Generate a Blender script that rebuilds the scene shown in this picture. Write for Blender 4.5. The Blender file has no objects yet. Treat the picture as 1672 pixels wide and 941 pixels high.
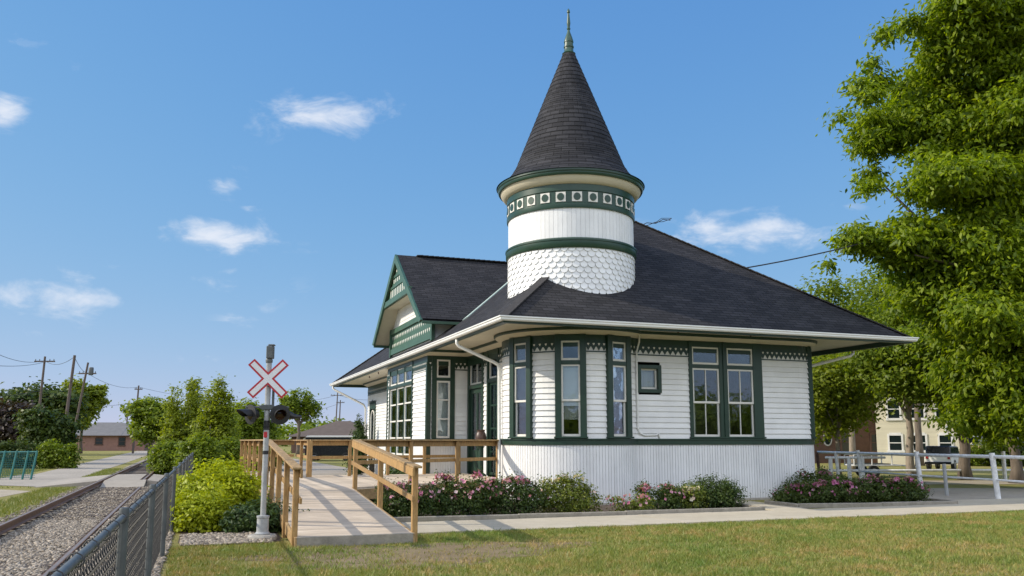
import bpy, math, random
import numpy as np
from mathutils import Vector
random.seed(7)
rng = np.random.default_rng(11)
R = math.radians
SC = bpy.context.scene
COL = SC.collection
PI = math.pi

# ------------------------------------------------------------------ plan frame of the station
PH = R(20.4)                      # yaw of the station in the world
CX, CY = 1.706, 24.374            # centre of the round bay
CP, SP = math.cos(PH), math.sin(PH)
def w(u, v):
    return CX + u*CP - v*SP, CY + u*SP + v*CP
def uv(x, y):
    a, b = x-CX, y-CY
    return a*CP + b*SP, -a*SP + b*CP

# ------------------------------------------------------------------ mesh builder
class MB:
    def __init__(s):
        s.v = []; s.f = []; s.uv = {}
    def add(s, vs, fs, uvs=None):
        o = len(s.v); s.v += [tuple(p) for p in vs]
        for i, f in enumerate(fs):
            s.f.append(tuple(o+k for k in f))
            if uvs: s.uv[len(s.f)-1] = uvs[i]
        return s
    def box(s, x0, x1, y0, y1, z0, z1):
        vs = [(x0,y0,z0),(x1,y0,z0),(x1,y1,z0),(x0,y1,z0),(x0,y0,z1),(x1,y0,z1),(x1,y1,z1),(x0,y1,z1)]
        return s.add(vs, [(0,3,2,1),(4,5,6,7),(0,1,5,4),(1,2,6,5),(2,3,7,6),(3,0,4,7)])
    def fbox(s, fr, x0, x1, y0, y1, z0, z1):
        """box in a frame fr=(origin2d, tangent2d, normal2d): x along tangent, y along the outward normal"""
        (ox,oy),(tx,ty),(nx,ny) = fr
        def P(x,y,z): return (ox+tx*x+nx*y, oy+ty*x+ny*y, z)
        vs = [P(x0,y0,z0),P(x1,y0,z0),P(x1,y1,z0),P(x0,y1,z0),P(x0,y0,z1),P(x1,y0,z1),P(x1,y1,z1),P(x0,y1,z1)]
        return s.add(vs, [(0,1,2,3),(4,7,6,5),(0,4,5,1),(1,5,6,2),(2,6,7,3),(3,7,4,0)])
    def beam(s, p0, p1, wd, h, up=(0,0,1)):
        """a bar from p0 to p1 whose top centre line runs p0-p1"""
        a, b = Vector(p0), Vector(p1); d = (b-a).normalized()
        side = d.cross(Vector(up)).normalized()*(wd/2); u = side.normalized().cross(d).normalized()
        lo = u*(-h)
        vs = [a-side+lo, a+side+lo, a+side, a-side, b-side+lo, b+side+lo, b+side, b-side]
        return s.add(vs, [(0,1,2,3),(7,6,5,4),(0,4,5,1),(1,5,6,2),(2,6,7,3),(3,7,4,0)])
    def tube(s, pts, rad, n=8, cap=True):
        pts = [Vector(p) for p in pts]
        if not isinstance(rad, (list, tuple)): rad = [rad]*len(pts)
        o = len(s.v); prev = None
        for i, p in enumerate(pts):
            d = (pts[min(i+1,len(pts)-1)] - pts[max(i-1,0)]).normalized()
            if prev is None:
                a = d.orthogonal().normalized()
            else:
                a = (prev - d*prev.dot(d)).normalized()
            prev = a; b = d.cross(a)
            for k in range(n):
                t = 2*PI*k/n
                s.v.append(tuple(p + (a*math.cos(t)+b*math.sin(t))*rad[i]))
        for i in range(len(pts)-1):
            for k in range(n):
                k2 = (k+1) % n
                s.f.append((o+i*n+k, o+i*n+k2, o+(i+1)*n+k2, o+(i+1)*n+k))
        if cap:
            s.f.append(tuple(o+k for k in range(n))[::-1])
            m = o+(len(pts)-1)*n
            s.f.append(tuple(m+k for k in range(n)))
        return s
    def lathe(s, prof, n=48, c=(0,0), uvm=False, cap=False):
        o = len(s.v); L = [0]
        for i in range(1,len(prof)):
            L.append(L[-1]+math.hypot(prof[i][0]-prof[i-1][0], prof[i][1]-prof[i-1][1]))
        rm = max(p[0] for p in prof)
        for r, z in prof:
            for k in range(n):
                t = 2*PI*k/n
                s.v.append((c[0]+r*math.cos(t), c[1]+r*math.sin(t), z))
        for i in range(len(prof)-1):
            for k in range(n):
                k2 = (k+1) % n
                s.f.append((o+i*n+k, o+i*n+k2, o+(i+1)*n+k2, o+(i+1)*n+k))
                if uvm:
                    a0, a1 = 2*PI*k/n*rm*.7, 2*PI*(k+1)/n*rm*.7
                    s.uv[len(s.f)-1] = [(a0,L[i]),(a1,L[i]),(a1,L[i+1]),(a0,L[i+1])]
        if cap:
            s.f.append(tuple(o+k for k in range(n))[::-1])
            m = o+(len(prof)-1)*n
            s.f.append(tuple(m+k for k in range(n)))
        return s
    def prism(s, poly, z0, z1):
        n = len(poly); o = len(s.v)
        s.v += [(x,y,z0) for x,y in poly] + [(x,y,z1) for x,y in poly]
        s.f.append(tuple(o+k for k in range(n))[::-1]); s.f.append(tuple(o+n+k for k in range(n)))
        for k in range(n):
            k2 = (k+1) % n
            s.f.append((o+k,o+k2,o+n+k2,o+n+k))
        return s
    def fprism(s, fr, poly, y0, y1):
        """polygon of (x,z) in frame fr, thickness y0..y1 along the normal"""
        (ox,oy),(tx,ty),(nx,ny) = fr
        n = len(poly); o = len(s.v)
        for y in (y0,y1):
            s.v += [(ox+tx*x+nx*y, oy+ty*x+ny*y, z) for x,z in poly]
        s.f.append(tuple(o+k for k in range(n))); s.f.append(tuple(o+n+k for k in range(n))[::-1])
        for k in range(n):
            k2 = (k+1) % n
            s.f.append((o+k,o+n+k,o+n+k2,o+k2))
        return s
    def build(s, name, mat, root=None, smooth=False, bevel=0, org=None, solid=0):
        """links ONE mesh object; root is a Thing, a part object or None"""
        o_ = (0,0,0)
        par = None
        if isinstance(root, Thing): o_ = root.org; par = root.o
        elif root is not None: par = root; o_ = ORG.get(root.name, (0,0,0))
        if org: o_ = org
        me = bpy.data.meshes.new(name)
        me.from_pydata([(x-o_[0],y-o_[1],z-o_[2]) for x,y,z in s.v], [], s.f)
        if s.uv:
            l = me.uv_layers.new(name='UVMap').data
            for p in me.polygons:
                q = s.uv.get(p.index)
                if q:
                    for k, li in enumerate(p.loop_indices): l[li].uv = q[k]
        me.materials.append(mat)
        if smooth:
            me.polygons.foreach_set('use_smooth', [True]*len(me.polygons))
        me.update()
        ob = bpy.data.objects.new(name, me); COL.objects.link(ob)
        if par: ob.parent = par
        elif org: ob.location = org
        ORG[ob.name] = o_
        if smooth == 'auto':
            m = ob.modifiers.new('es', 'EDGE_SPLIT'); m.split_angle = R(35)
        if bevel:
            m = ob.modifiers.new('bv', 'BEVEL'); m.width = bevel; m.segments = 1; m.limit_method = 'ANGLE'
        if solid:
            m = ob.modifiers.new('so', 'SOLIDIFY'); m.thickness = solid; m.offset = -1
        return ob
ORG = {}
class Thing:
    """an Empty at the thing's base; plan=True: authored in station plan coordinates"""
    def __init__(s, name, label, cat, org, plan=False, group=None):
        s.org = tuple(org)
        o = bpy.data.objects.new(name, None); COL.objects.link(o); o.empty_display_size = .2
        if plan:
            x, y = w(org[0], org[1]); o.location = (x, y, org[2]); o.rotation_euler = (0,0,PH)
        else: o.location = org
        tag(o, label, cat, group); s.o = o
def tag(o, label, cat, group=None):
    o['label'] = label; o['category'] = cat
    if group: o['group'] = group
    return o
def structure(o):
    o['kind'] = 'structure'; return o
def stuff(o, label, cat):
    o['kind'] = 'stuff'; o['label'] = label; o['category'] = cat; return o

# ------------------------------------------------------------------ materials
MATS = {}
def newmat(name):
    m = bpy.data.materials.new(name); m.use_nodes = True
    nt = m.node_tree; nt.nodes.clear()
    out = nt.nodes.new('ShaderNodeOutputMaterial')
    b = nt.nodes.new('ShaderNodeBsdfPrincipled')
    nt.links.new(b.outputs[0], out.inputs[0])
    return m, nt, b, out
def nd(nt, t, **k):
    n = nt.nodes.new(t)
    for a, v in k.items():
        if a in n.inputs: n.inputs[a].default_value = v
        else: setattr(n, a, v)
    return n
def ramp(nt, fac, stops):
    r = nt.nodes.new('ShaderNodeValToRGB')
    e = r.color_ramp.elements
    while len(e) > 1: e.remove(e[0])
    e[0].position = stops[0][0]; e[0].color = (*stops[0][1], 1)
    for p, c in stops[1:]:
        q = e.new(p); q.color = (*c, 1)
    nt.links.new(fac, r.inputs[0]); return r.outputs[0]
def paint(name, c, rough=.5, var=.12, scale=3, bump=.0, bscale=40, dirt=None, metal=0, stretch=(1,1,1), spec=.5, isl=0, objr=0):
    m, nt, b, out = newmat(name)
    tc = nd(nt,'ShaderNodeTexCoord'); mp = nd(nt,'ShaderNodeMapping')
    mp.inputs['Scale'].default_value = stretch
    nt.links.new(tc.outputs['Object'], mp.inputs[0])
    n = nd(nt,'ShaderNodeTexNoise', Scale=scale, Detail=6.0, Roughness=.65)
    nt.links.new(mp.outputs[0], n.inputs['Vector'])
    lo = tuple(x*(1-var) for x in c); hi = tuple(min(1,x*(1+var*.6)) for x in c)
    col = ramp(nt, n.outputs['Fac'], [(.3,lo),(.7,hi)] if not dirt else [(.22,dirt),(.36,lo),(.7,hi)])
    if isl or objr:
        q = (nd(nt,'ShaderNodeNewGeometry').outputs['Random Per Island'] if isl else nd(nt,'ShaderNodeObjectInfo').outputs['Random']); e=isl or objr
        cc = ramp(nt, q, [(0,(1-e,)*3),(1,(1+e*.5,)*3)])
        x = nd(nt,'ShaderNodeMix', data_type='RGBA', blend_type='MULTIPLY'); x.inputs[0].default_value = 1
        nt.links.new(col,x.inputs[6]); nt.links.new(cc,x.inputs[7]); col = x.outputs[2]
    nt.links.new(col, b.inputs['Base Color'])
    b.inputs['Roughness'].default_value = rough; b.inputs['Metallic'].default_value = metal
    b.inputs['Specular IOR Level'].default_value = spec
    if bump:
        n2 = nd(nt,'ShaderNodeTexNoise', Scale=bscale, Detail=4.0)
        nt.links.new(mp.outputs[0], n2.inputs['Vector'])
        bp = nd(nt,'ShaderNodeBump', Strength=bump, Distance=.02)
        nt.links.new(n2.outputs['Fac'], bp.inputs['Height']); nt.links.new(bp.outputs[0], b.inputs['Normal'])
    MATS[name] = m; return m
M_white = paint('white_clapboard_paint', (.81,.81,.795), .55, .09, 1.3, .12, 30, dirt=(.64,.63,.59), isl=.07)
M_bead = paint('white_board_paint', (.82,.82,.815), .5, .08, 1.1, .08, 30, dirt=(.70,.70,.67), isl=.07)
M_sash = paint('white_sash_paint', (.74,.72,.66), .5, .10, 5)
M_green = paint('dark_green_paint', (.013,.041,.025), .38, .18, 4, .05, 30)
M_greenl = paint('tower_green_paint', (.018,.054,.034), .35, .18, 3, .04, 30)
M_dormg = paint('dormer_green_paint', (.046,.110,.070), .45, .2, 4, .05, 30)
M_cream = paint('cream_soffit_paint', (.66,.60,.46), .55, .08, 2)
M_gutter = paint('white_gutter_metal', (.80,.80,.77), .35, .06, 2)
M_copper = paint('finial_green_metal', (.035,.085,.058), .4, .35, 9)
M_wood = paint('treated_pine', (.44,.262,.095), .65, .36, 5, .35, 60, stretch=(6,6,1.2), dirt=(.25,.17,.09), objr=.22)
M_woodr = paint('weathered_pine_rail', (.44,.285,.125), .7, .38, 3.5, .35, 50, stretch=(3,3,3), dirt=(.27,.22,.16), objr=.15)
M_curb = paint('weathered_timber_edging', (.30,.27,.22), .85, .3, 6, .5, 40)
M_steel = paint('galvanised_steel', (.105,.115,.115), .55, .3, 6, metal=.1)
M_wire = paint('weathered_chain_link', (.032,.033,.036), .55, .3, 9, metal=.3)
M_post = paint('white_signal_paint', (.40,.41,.41), .45, .25, 7, dirt=(.42,.41,.38))
M_black = paint('black_signal_paint', (.018,.018,.02), .5, .3, 9)
M_red = paint('red_sign_border', (.45,.02,.03), .4, .1, 9)
M_signw = paint('reflective_white_sheet', (.74,.74,.76), .35, .08, 8)
M_lens = paint('red_lens', (.03,.006,.005), .15, .2, 9)
M_conc = paint('pad_concrete', (.42,.39,.34), .9, .25, 5, .4, 40)
M_rail = paint('rusty_rail_steel', (.20,.105,.060), .6, .35, 7, .3, 50)
M_railtop = paint('worn_rail_head', (.27,.20,.15), .4, .3, 5, metal=.3)
M_tie = paint('creosoted_sleeper', (.085,.065,.052), .9, .4, 5, .6, 30, stretch=(1,6,1))
M_bark = paint('grey_bark', (.15,.12,.095), .95, .4, 9, .8, 30, stretch=(1,1,.25))
M_barkp = paint('pale_bark', (.30,.25,.20), .95, .35, 9, .7, 30, stretch=(1,1,.25))
M_pole = paint('utility_pole_wood', (.13,.10,.085), .9, .3, 7, .4, 30, stretch=(1,1,.2))
M_cable = paint('black_cable', (.025,.025,.03), .6, .1, 3)
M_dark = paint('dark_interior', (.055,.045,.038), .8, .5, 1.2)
M_blind = paint('pale_window_blind', (.82,.84,.84), .8, .08, 2)
M_lace = paint('lace_curtain', (.50,.49,.45), .9, .3, 5, stretch=(14,14,.5))
M_wpipe = paint('white_pipe_paint', (.78,.78,.78), .45, .2, 6, dirt=(.45,.40,.35))
M_rust = paint('rusty_post', (.10,.055,.045), .8, .4, 9)
M_teal = paint('teal_fence_mesh', (.03,.17,.16), .5, .2, 4)
M_brickp = None
M_tyre = paint('tyre_rubber', (.02,.02,.02), .8, .2, 9)
M_rim = paint('wheel_rim', (.45,.45,.46), .3, .2, 9, metal=.7)
M_carw = paint('white_car_paint', (.72,.71,.67), .25, .05, 2)
M_carb = paint('black_car_paint', (.012,.013,.016), .2, .1, 2)
M_carg = paint('tinted_car_glass', (.012,.02,.02), .06, .1, 2)
M_tail = paint('tail_light_red', (.30,.02,.02), .25, .1, 3)
M_terra = paint('brown_glazed_urn', (.075,.040,.028), .4, .3, 9)
M_housec = paint('cream_house_siding', (.62,.57,.43), .7, .1, 1, .2, 3, stretch=(.2,.2,6))
M_houset = paint('house_white_trim', (.72,.71,.68), .6, .1, 2)
M_annex = paint('annex_siding',(.36,.37,.37),.8,.12,1,.2,3,stretch=(.2,.2,6))
M_houser = paint('house_roof_shingle', (.10,.09,.085), .9, .25, 3, .3, 20)
M_roofgray = paint('grey_asphalt_roof', (.17,.165,.165), .9, .18, 1.5, .3, 12)
M_roofbrown = paint('brown_asphalt_roof', (.105,.080,.068), .9, .2, 1.5, .3, 12)
M_brickd = paint('dark_brown_brick', (.095,.055,.042), .9, .3, 2.5, .2, 12)
M_pinkbrick = paint('pinkish_brick', (.27,.150,.120), .9, .18, 2, .2, 10)
M_mulch = paint('dark_mulch', (.085,.060,.042), .95, .5, 9, 1.0, 25)
M_flash = paint('pale_green_flashing', (.42,.52,.48), .5, .15, 4)

def glass_mat():
    m, nt, b, out = newmat('window_glass')
    nt.nodes.remove(b)
    tr = nd(nt,'ShaderNodeBsdfTransparent'); tr.inputs[0].default_value = (.90,.93,.93,1)
    gl = nd(nt,'ShaderNodeBsdfGlossy'); gl.inputs['Roughness'].default_value = .03; gl.inputs[0].default_value=(.9,.95,1,1)
    tc = nd(nt,'ShaderNodeTexCoord'); n = nd(nt,'ShaderNodeTexNoise', Scale=2.2, Detail=2.0)
    nt.links.new(tc.outputs['Object'], n.inputs['Vector'])
    bp = nd(nt,'ShaderNodeBump', Strength=.10, Distance=.05); nt.links.new(n.outputs['Fac'], bp.inputs['Height'])
    nt.links.new(bp.outputs[0], gl.inputs['Normal'])
    fr = nd(nt,'ShaderNodeFresnel', IOR=1.5)
    ma = nd(nt,'ShaderNodeMath', operation='MULTIPLY_ADD'); ma.inputs[1].default_value=.9; ma.inputs[2].default_value=.045
    nt.links.new(fr.outputs[0], ma.inputs[0])
    mx = nd(nt,'ShaderNodeMixShader'); nt.links.new(ma.outputs[0], mx.inputs[0])
    nt.links.new(tr.outputs[0], mx.inputs[1]); nt.links.new(gl.outputs[0], mx.inputs[2])
    nt.links.new(mx.outputs[0], out.inputs[0])
    return m
M_glass = glass_mat()

def shingle_mat(name, c, row=.145, wid=.33):
    m, nt, b, out = newmat(name)
    u = nd(nt,'ShaderNodeUVMap'); u.uv_map = 'UVMap'
    ns = nd(nt,'ShaderNodeTexNoise', Scale=9.0, Detail=2.0)
    nt.links.new(u.outputs[0], ns.inputs['Vector'])
    ad = nd(nt,'ShaderNodeMix', data_type='VECTOR'); ad.inputs[0].default_value = .012
    nt.links.new(u.outputs[0], ad.inputs[4]); nt.links.new(ns.outputs['Color'], ad.inputs[5])
    br = nd(nt,'ShaderNodeTexBrick', offset=.5, squash=1.0)
    br.inputs['Scale'].default_value = 1.0; br.inputs['Brick Width'].default_value = wid
    br.inputs['Row Height'].default_value = row; br.inputs['Mortar Size'].default_value = .010
    br.inputs['Mortar Smooth'].default_value = .3; br.inputs['Bias'].default_value = -.1
    br.inputs['Color1'].default_value = (*[x*.72 for x in c],1); br.inputs['Color2'].default_value = (*[x*1.35 for x in c],1)
    br.inputs['Mortar'].default_value = (*[x*.30 for x in c],1)
    nt.links.new(ad.outputs[1], br.inputs['Vector'])
    n2 = nd(nt,'ShaderNodeTexNoise', Scale=.9, Detail=5.0); nt.links.new(u.outputs[0], n2.inputs['Vector'])
    g = ramp(nt, n2.outputs['Fac'], [(.3,(.72,.72,.74)),(.7,(1.2,1.17,1.13))])
    n3 = nd(nt,'ShaderNodeTexNoise', Scale=120.0, Detail=2.0); nt.links.new(u.outputs[0], n3.inputs['Vector'])
    g3 = ramp(nt, n3.outputs['Fac'], [(.3,(.75,.75,.75)),(.7,(1.25,1.25,1.25))])
    mx = nd(nt,'ShaderNodeMix', data_type='RGBA', blend_type='MULTIPLY'); mx.inputs[0].default_value = 1
    nt.links.new(br.outputs['Color'], mx.inputs[6]); nt.links.new(g, mx.inputs[7])
    mx2 = nd(nt,'ShaderNodeMix', data_type='RGBA', blend_type='MULTIPLY'); mx2.inputs[0].default_value = 1
    nt.links.new(mx.outputs[2], mx2.inputs[6]); nt.links.new(g3, mx2.inputs[7])
    nt.links.new(mx2.outputs[2], b.inputs['Base Color'])
    # each course tilts: sawtooth height plus the joints
    sp = nd(nt,'ShaderNodeSeparateXYZ'); nt.links.new(ad.outputs[1], sp.inputs[0])
    md = nd(nt,'ShaderNodeMath', operation='FRACT'); dv = nd(nt,'ShaderNodeMath', operation='DIVIDE'); dv.inputs[1].default_value = row
    nt.links.new(sp.outputs[1], dv.inputs[0]); nt.links.new(dv.outputs[0], md.inputs[0])
    h = nd(nt,'ShaderNodeMath', operation='SUBTRACT'); nt.links.new(br.outputs['Fac'], h.inputs[1]); 
    inv = nd(nt,'ShaderNodeMath', operation='SUBTRACT'); inv.inputs[0].default_value = 1; nt.links.new(md.outputs[0], inv.inputs[1])
    nt.links.new(inv.outputs[0], h.inputs[0])
    bp = nd(nt,'ShaderNodeBump', Strength=.75, Distance=.025); nt.links.new(h.outputs[0], bp.inputs['Height'])
    nt.links.new(bp.outputs[0], b.inputs['Normal'])
    b.inputs['Roughness'].default_value = .85; b.inputs['Specular IOR Level'].default_value = .25
    return m
M_shingle = shingle_mat('asphalt_shingle_roof', (.031,.030,.033))
M_cone = shingle_mat('cone_shingle_roof', (.034,.034,.038), .165, .40)

def leaf_mat(name, cols, trans=.35, rough=.5):
    m, nt, b, out = newmat(name)
    g = nd(nt,'ShaderNodeNewGeometry')
    col = ramp(nt, g.outputs['Random Per Island'], [(i/(len(cols)-1), c) for i, c in enumerate(cols)])
    nt.links.new(col, b.inputs['Base Color']); b.inputs['Roughness'].default_value = rough
    b.inputs['Specular IOR Level'].default_value = .35
    t = nd(nt,'ShaderNodeBsdfTranslucent')
    hs = nd(nt,'ShaderNodeMix', data_type='RGBA', blend_type='MULTIPLY'); hs.inputs[0].default_value = 1
    hs.inputs[7].default_value = (1.5,1.45,.5,1); nt.links.new(col, hs.inputs[6]); nt.links.new(hs.outputs[2], t.inputs[0])
    mx = nd(nt,'ShaderNodeMixShader'); mx.inputs[0].default_value = trans
    nt.links.new(b.outputs[0], mx.inputs[1]); nt.links.new(t.outputs[0], mx.inputs[2]); nt.links.new(mx.outputs[0], out.inputs[0])
    return m
L_big = leaf_mat('bright_maple_leaf', [(.070,.125,.007),(.180,.255,.011),(.300,.375,.018),(.130,.205,.009)], .55)
L_mid = leaf_mat('mid_green_leaf', [(.095,.150,.012),(.165,.225,.018),(.225,.285,.024)], .45)
L_yel = leaf_mat('yellow_green_leaf', [(.150,.195,.014),(.235,.280,.022),(.190,.240,.018)], .45)
L_dark = leaf_mat('dark_green_leaf', [(.034,.062,.012),(.065,.100,.016),(.095,.130,.020)], .28)
L_purp = leaf_mat('purple_brown_leaf', [(.040,.028,.026),(.065,.042,.034),(.050,.050,.026)], .22)
L_gold = leaf_mat('golden_shrub_leaf', [(.24,.30,.010),(.38,.43,.014),(.48,.52,.022),(.31,.37,.012)], .35)
L_jun = leaf_mat('juniper_leaf', [(.035,.070,.022),(.060,.105,.030),(.090,.140,.035)], .2)
L_rose = leaf_mat('rose_leaf', [(.030,.060,.014),(.060,.100,.020),(.100,.140,.026)], .28)
L_rosey = leaf_mat('pale_rose_leaf', [(.080,.120,.018),(.150,.190,.025),(.220,.240,.030)], .3)
P_pink = leaf_mat('pink_petal', [(.62,.22,.34),(.75,.45,.52),(.55,.14,.30),(.78,.60,.60)], .25)
P_mauve = leaf_mat('mauve_petal', [(.50,.14,.32),(.60,.24,.42),(.42,.10,.26),(.66,.38,.50)], .25)
P_white = leaf_mat('cream_petal', [(.78,.72,.60),(.75,.66,.50),(.74,.50,.46)], .25)
L_grass = leaf_mat('lawn_blade', [(.22,.205,.045),(.31,.265,.075),(.38,.31,.115),(.17,.185,.035),(.26,.24,.055)], .2)
L_verge = leaf_mat('verge_blade', [(.12,.165,.030),(.18,.21,.045),(.23,.22,.06),(.14,.19,.035)], .25)
def patchy(m):
    nt=m.node_tree; b=[n for n in nt.nodes if n.type=='BSDF_PRINCIPLED'][0]; t=[n for n in nt.nodes if n.type=='BSDF_TRANSLUCENT'][0]
    src=b.inputs['Base Color'].links[0].from_socket
    tc=nd(nt,'ShaderNodeTexCoord'); a=nd(nt,'ShaderNodeTexNoise',Scale=.55,Detail=5.0,Roughness=.7); nt.links.new(tc.outputs['Object'],a.inputs['Vector'])
    c=nd(nt,'ShaderNodeTexNoise',Scale=4.5,Detail=3.0); nt.links.new(tc.outputs['Object'],c.inputs['Vector'])
    mm=nd(nt,'ShaderNodeMix',data_type='FLOAT'); mm.inputs[0].default_value=.4; nt.links.new(a.outputs['Fac'],mm.inputs[2]); nt.links.new(c.outputs['Fac'],mm.inputs[3])
    col=ramp(nt,mm.outputs[0],[(.38,(.50,.84,.50)),(.50,(.82,1.0,.80)),(.59,(1.30,1.08,1.36))])
    x=nd(nt,'ShaderNodeMix',data_type='RGBA',blend_type='MULTIPLY'); x.inputs[0].default_value=1
    nt.links.new(src,x.inputs[6]); nt.links.new(col,x.inputs[7]); nt.links.new(x.outputs[2],b.inputs['Base Color'])
    for n in nt.nodes:
        if n.type=='MIX' and n!=x and n.blend_type=='MULTIPLY' and n.data_type=='RGBA': nt.links.new(x.outputs[2],n.inputs[6])
patchy(L_grass)

def ground_mat(name, stops, s1=.25, s2=6, bump=.5, s3=60, rough=.95, mixw=.5):
    m, nt, b, out = newmat(name)
    tc = nd(nt,'ShaderNodeTexCoord')
    a = nd(nt,'ShaderNodeTexNoise', Scale=s1, Detail=5.0, Roughness=.6); c = nd(nt,'ShaderNodeTexNoise', Scale=s2, Detail=8.0, Roughness=.75)
    d = nd(nt,'ShaderNodeTexNoise', Scale=s3, Detail=4.0, Roughness=.7)
    for n in (a,c,d): nt.links.new(tc.outputs['Object'], n.inputs['Vector'])
    m1 = nd(nt,'ShaderNodeMix', data_type='FLOAT'); m1.inputs[0].default_value = mixw
    nt.links.new(a.outputs['Fac'], m1.inputs[2]); nt.links.new(c.outputs['Fac'], m1.inputs[3])
    m2 = nd(nt,'ShaderNodeMix', data_type='FLOAT'); m2.inputs[0].default_value = .35
    nt.links.new(m1.outputs[0], m2.inputs[2]); nt.links.new(d.outputs['Fac'], m2.inputs[3])
    nt.links.new(ramp(nt, m2.outputs[0], stops), b.inputs['Base Color'])
    b.inputs['Roughness'].default_value = rough; b.inputs['Specular IOR Level'].default_value = .2
    bp = nd(nt,'ShaderNodeBump', Strength=bump, Distance=.03); nt.links.new(d.outputs['Fac'], bp.inputs['Height'])
    nt.links.new(bp.outputs[0], b.inputs['Normal'])
    return m
G_lawn = ground_mat('dry_lawn', [(.36,(.13,.14,.03)),(.46,(.22,.21,.055)),(.54,(.29,.25,.09)),(.64,(.34,.28,.13))], .22, 2.2, .8, 45)
G_dirt = ground_mat('bare_soil', [(.36,(.15,.11,.065)),(.5,(.27,.205,.12)),(.64,(.38,.295,.185))], .8, 7, 1.0, 60)
G_ballast = ground_mat('ballast_gravel', [(.36,(.13,.11,.09)),(.48,(.27,.235,.195)),(.60,(.42,.37,.31))], .8, 9, 1.0, 26, mixw=.7)
G_asph = ground_mat('worn_asphalt', [(.36,(.27,.24,.20)),(.5,(.36,.32,.27)),(.64,(.44,.395,.34))], .3, 3, .3, 60)
G_lot = ground_mat('gravel_lot', [(.36,(.25,.215,.175)),(.5,(.36,.315,.26)),(.64,(.46,.405,.34))], .3, 4, .6, 40)
G_conc = ground_mat('sidewalk_concrete', [(.36,(.37,.325,.245)),(.5,(.47,.415,.32)),(.64,(.54,.485,.385))], .5, 3, .25, 60)
G_track = ground_mat('dirt_track', [(.36,(.30,.25,.18)),(.5,(.40,.34,.26)),(.64,(.48,.42,.33))], .5, 5, .5, 40)
M_stone = leaf_mat('loose_stone', [(.12,.095,.07),(.29,.245,.19),(.46,.395,.315),(.20,.165,.13),(.36,.305,.24)], .0, .85)

def deck_mat():
    m, nt, b, out = newmat('weathered_deck_boards')
    tc = nd(nt,'ShaderNodeTexCoord')
    mp = nd(nt,'ShaderNodeMapping'); mp.inputs['Scale'].default_value = (1.2,9,9)
    nt.links.new(tc.outputs['Object'], mp.inputs[0])
    g = nd(nt,'ShaderNodeNewGeometry')
    n = nd(nt,'ShaderNodeTexNoise', Scale=2.5, Detail=8.0, Roughness=.7); nt.links.new(mp.outputs[0], n.inputs['Vector'])
    n2 = nd(nt,'ShaderNodeTexNoise', Scale=.8, Detail=4.0); nt.links.new(tc.outputs['Object'], n2.inputs['Vector'])
    c1 = ramp(nt, n.outputs['Fac'], [(.3,(.44,.36,.275)),(.7,(.66,.565,.445))])
    c2 = ramp(nt, g.outputs['Random Per Island'], [(0,(.82,.80,.78)),(1,(1.12,1.10,1.08))])
    c3 = ramp(nt, n2.outputs['Fac'], [(.3,(.85,.84,.82)),(.7,(1.1,1.1,1.1))])
    x = nd(nt,'ShaderNodeMix', data_type='RGBA', blend_type='MULTIPLY'); x.inputs[0].default_value=1
    y = nd(nt,'ShaderNodeMix', data_type='RGBA', blend_type='MULTIPLY'); y.inputs[0].default_value=1
    nt.links.new(c1,x.inputs[6]); nt.links.new(c2,x.inputs[7]); nt.links.new(x.outputs[2],y.inputs[6]); nt.links.new(c3,y.inputs[7])
    nt.links.new(y.outputs[2], b.inputs['Base Color']); b.inputs['Roughness'].default_value=.8
    return m
M_deck = deck_mat()

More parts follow.
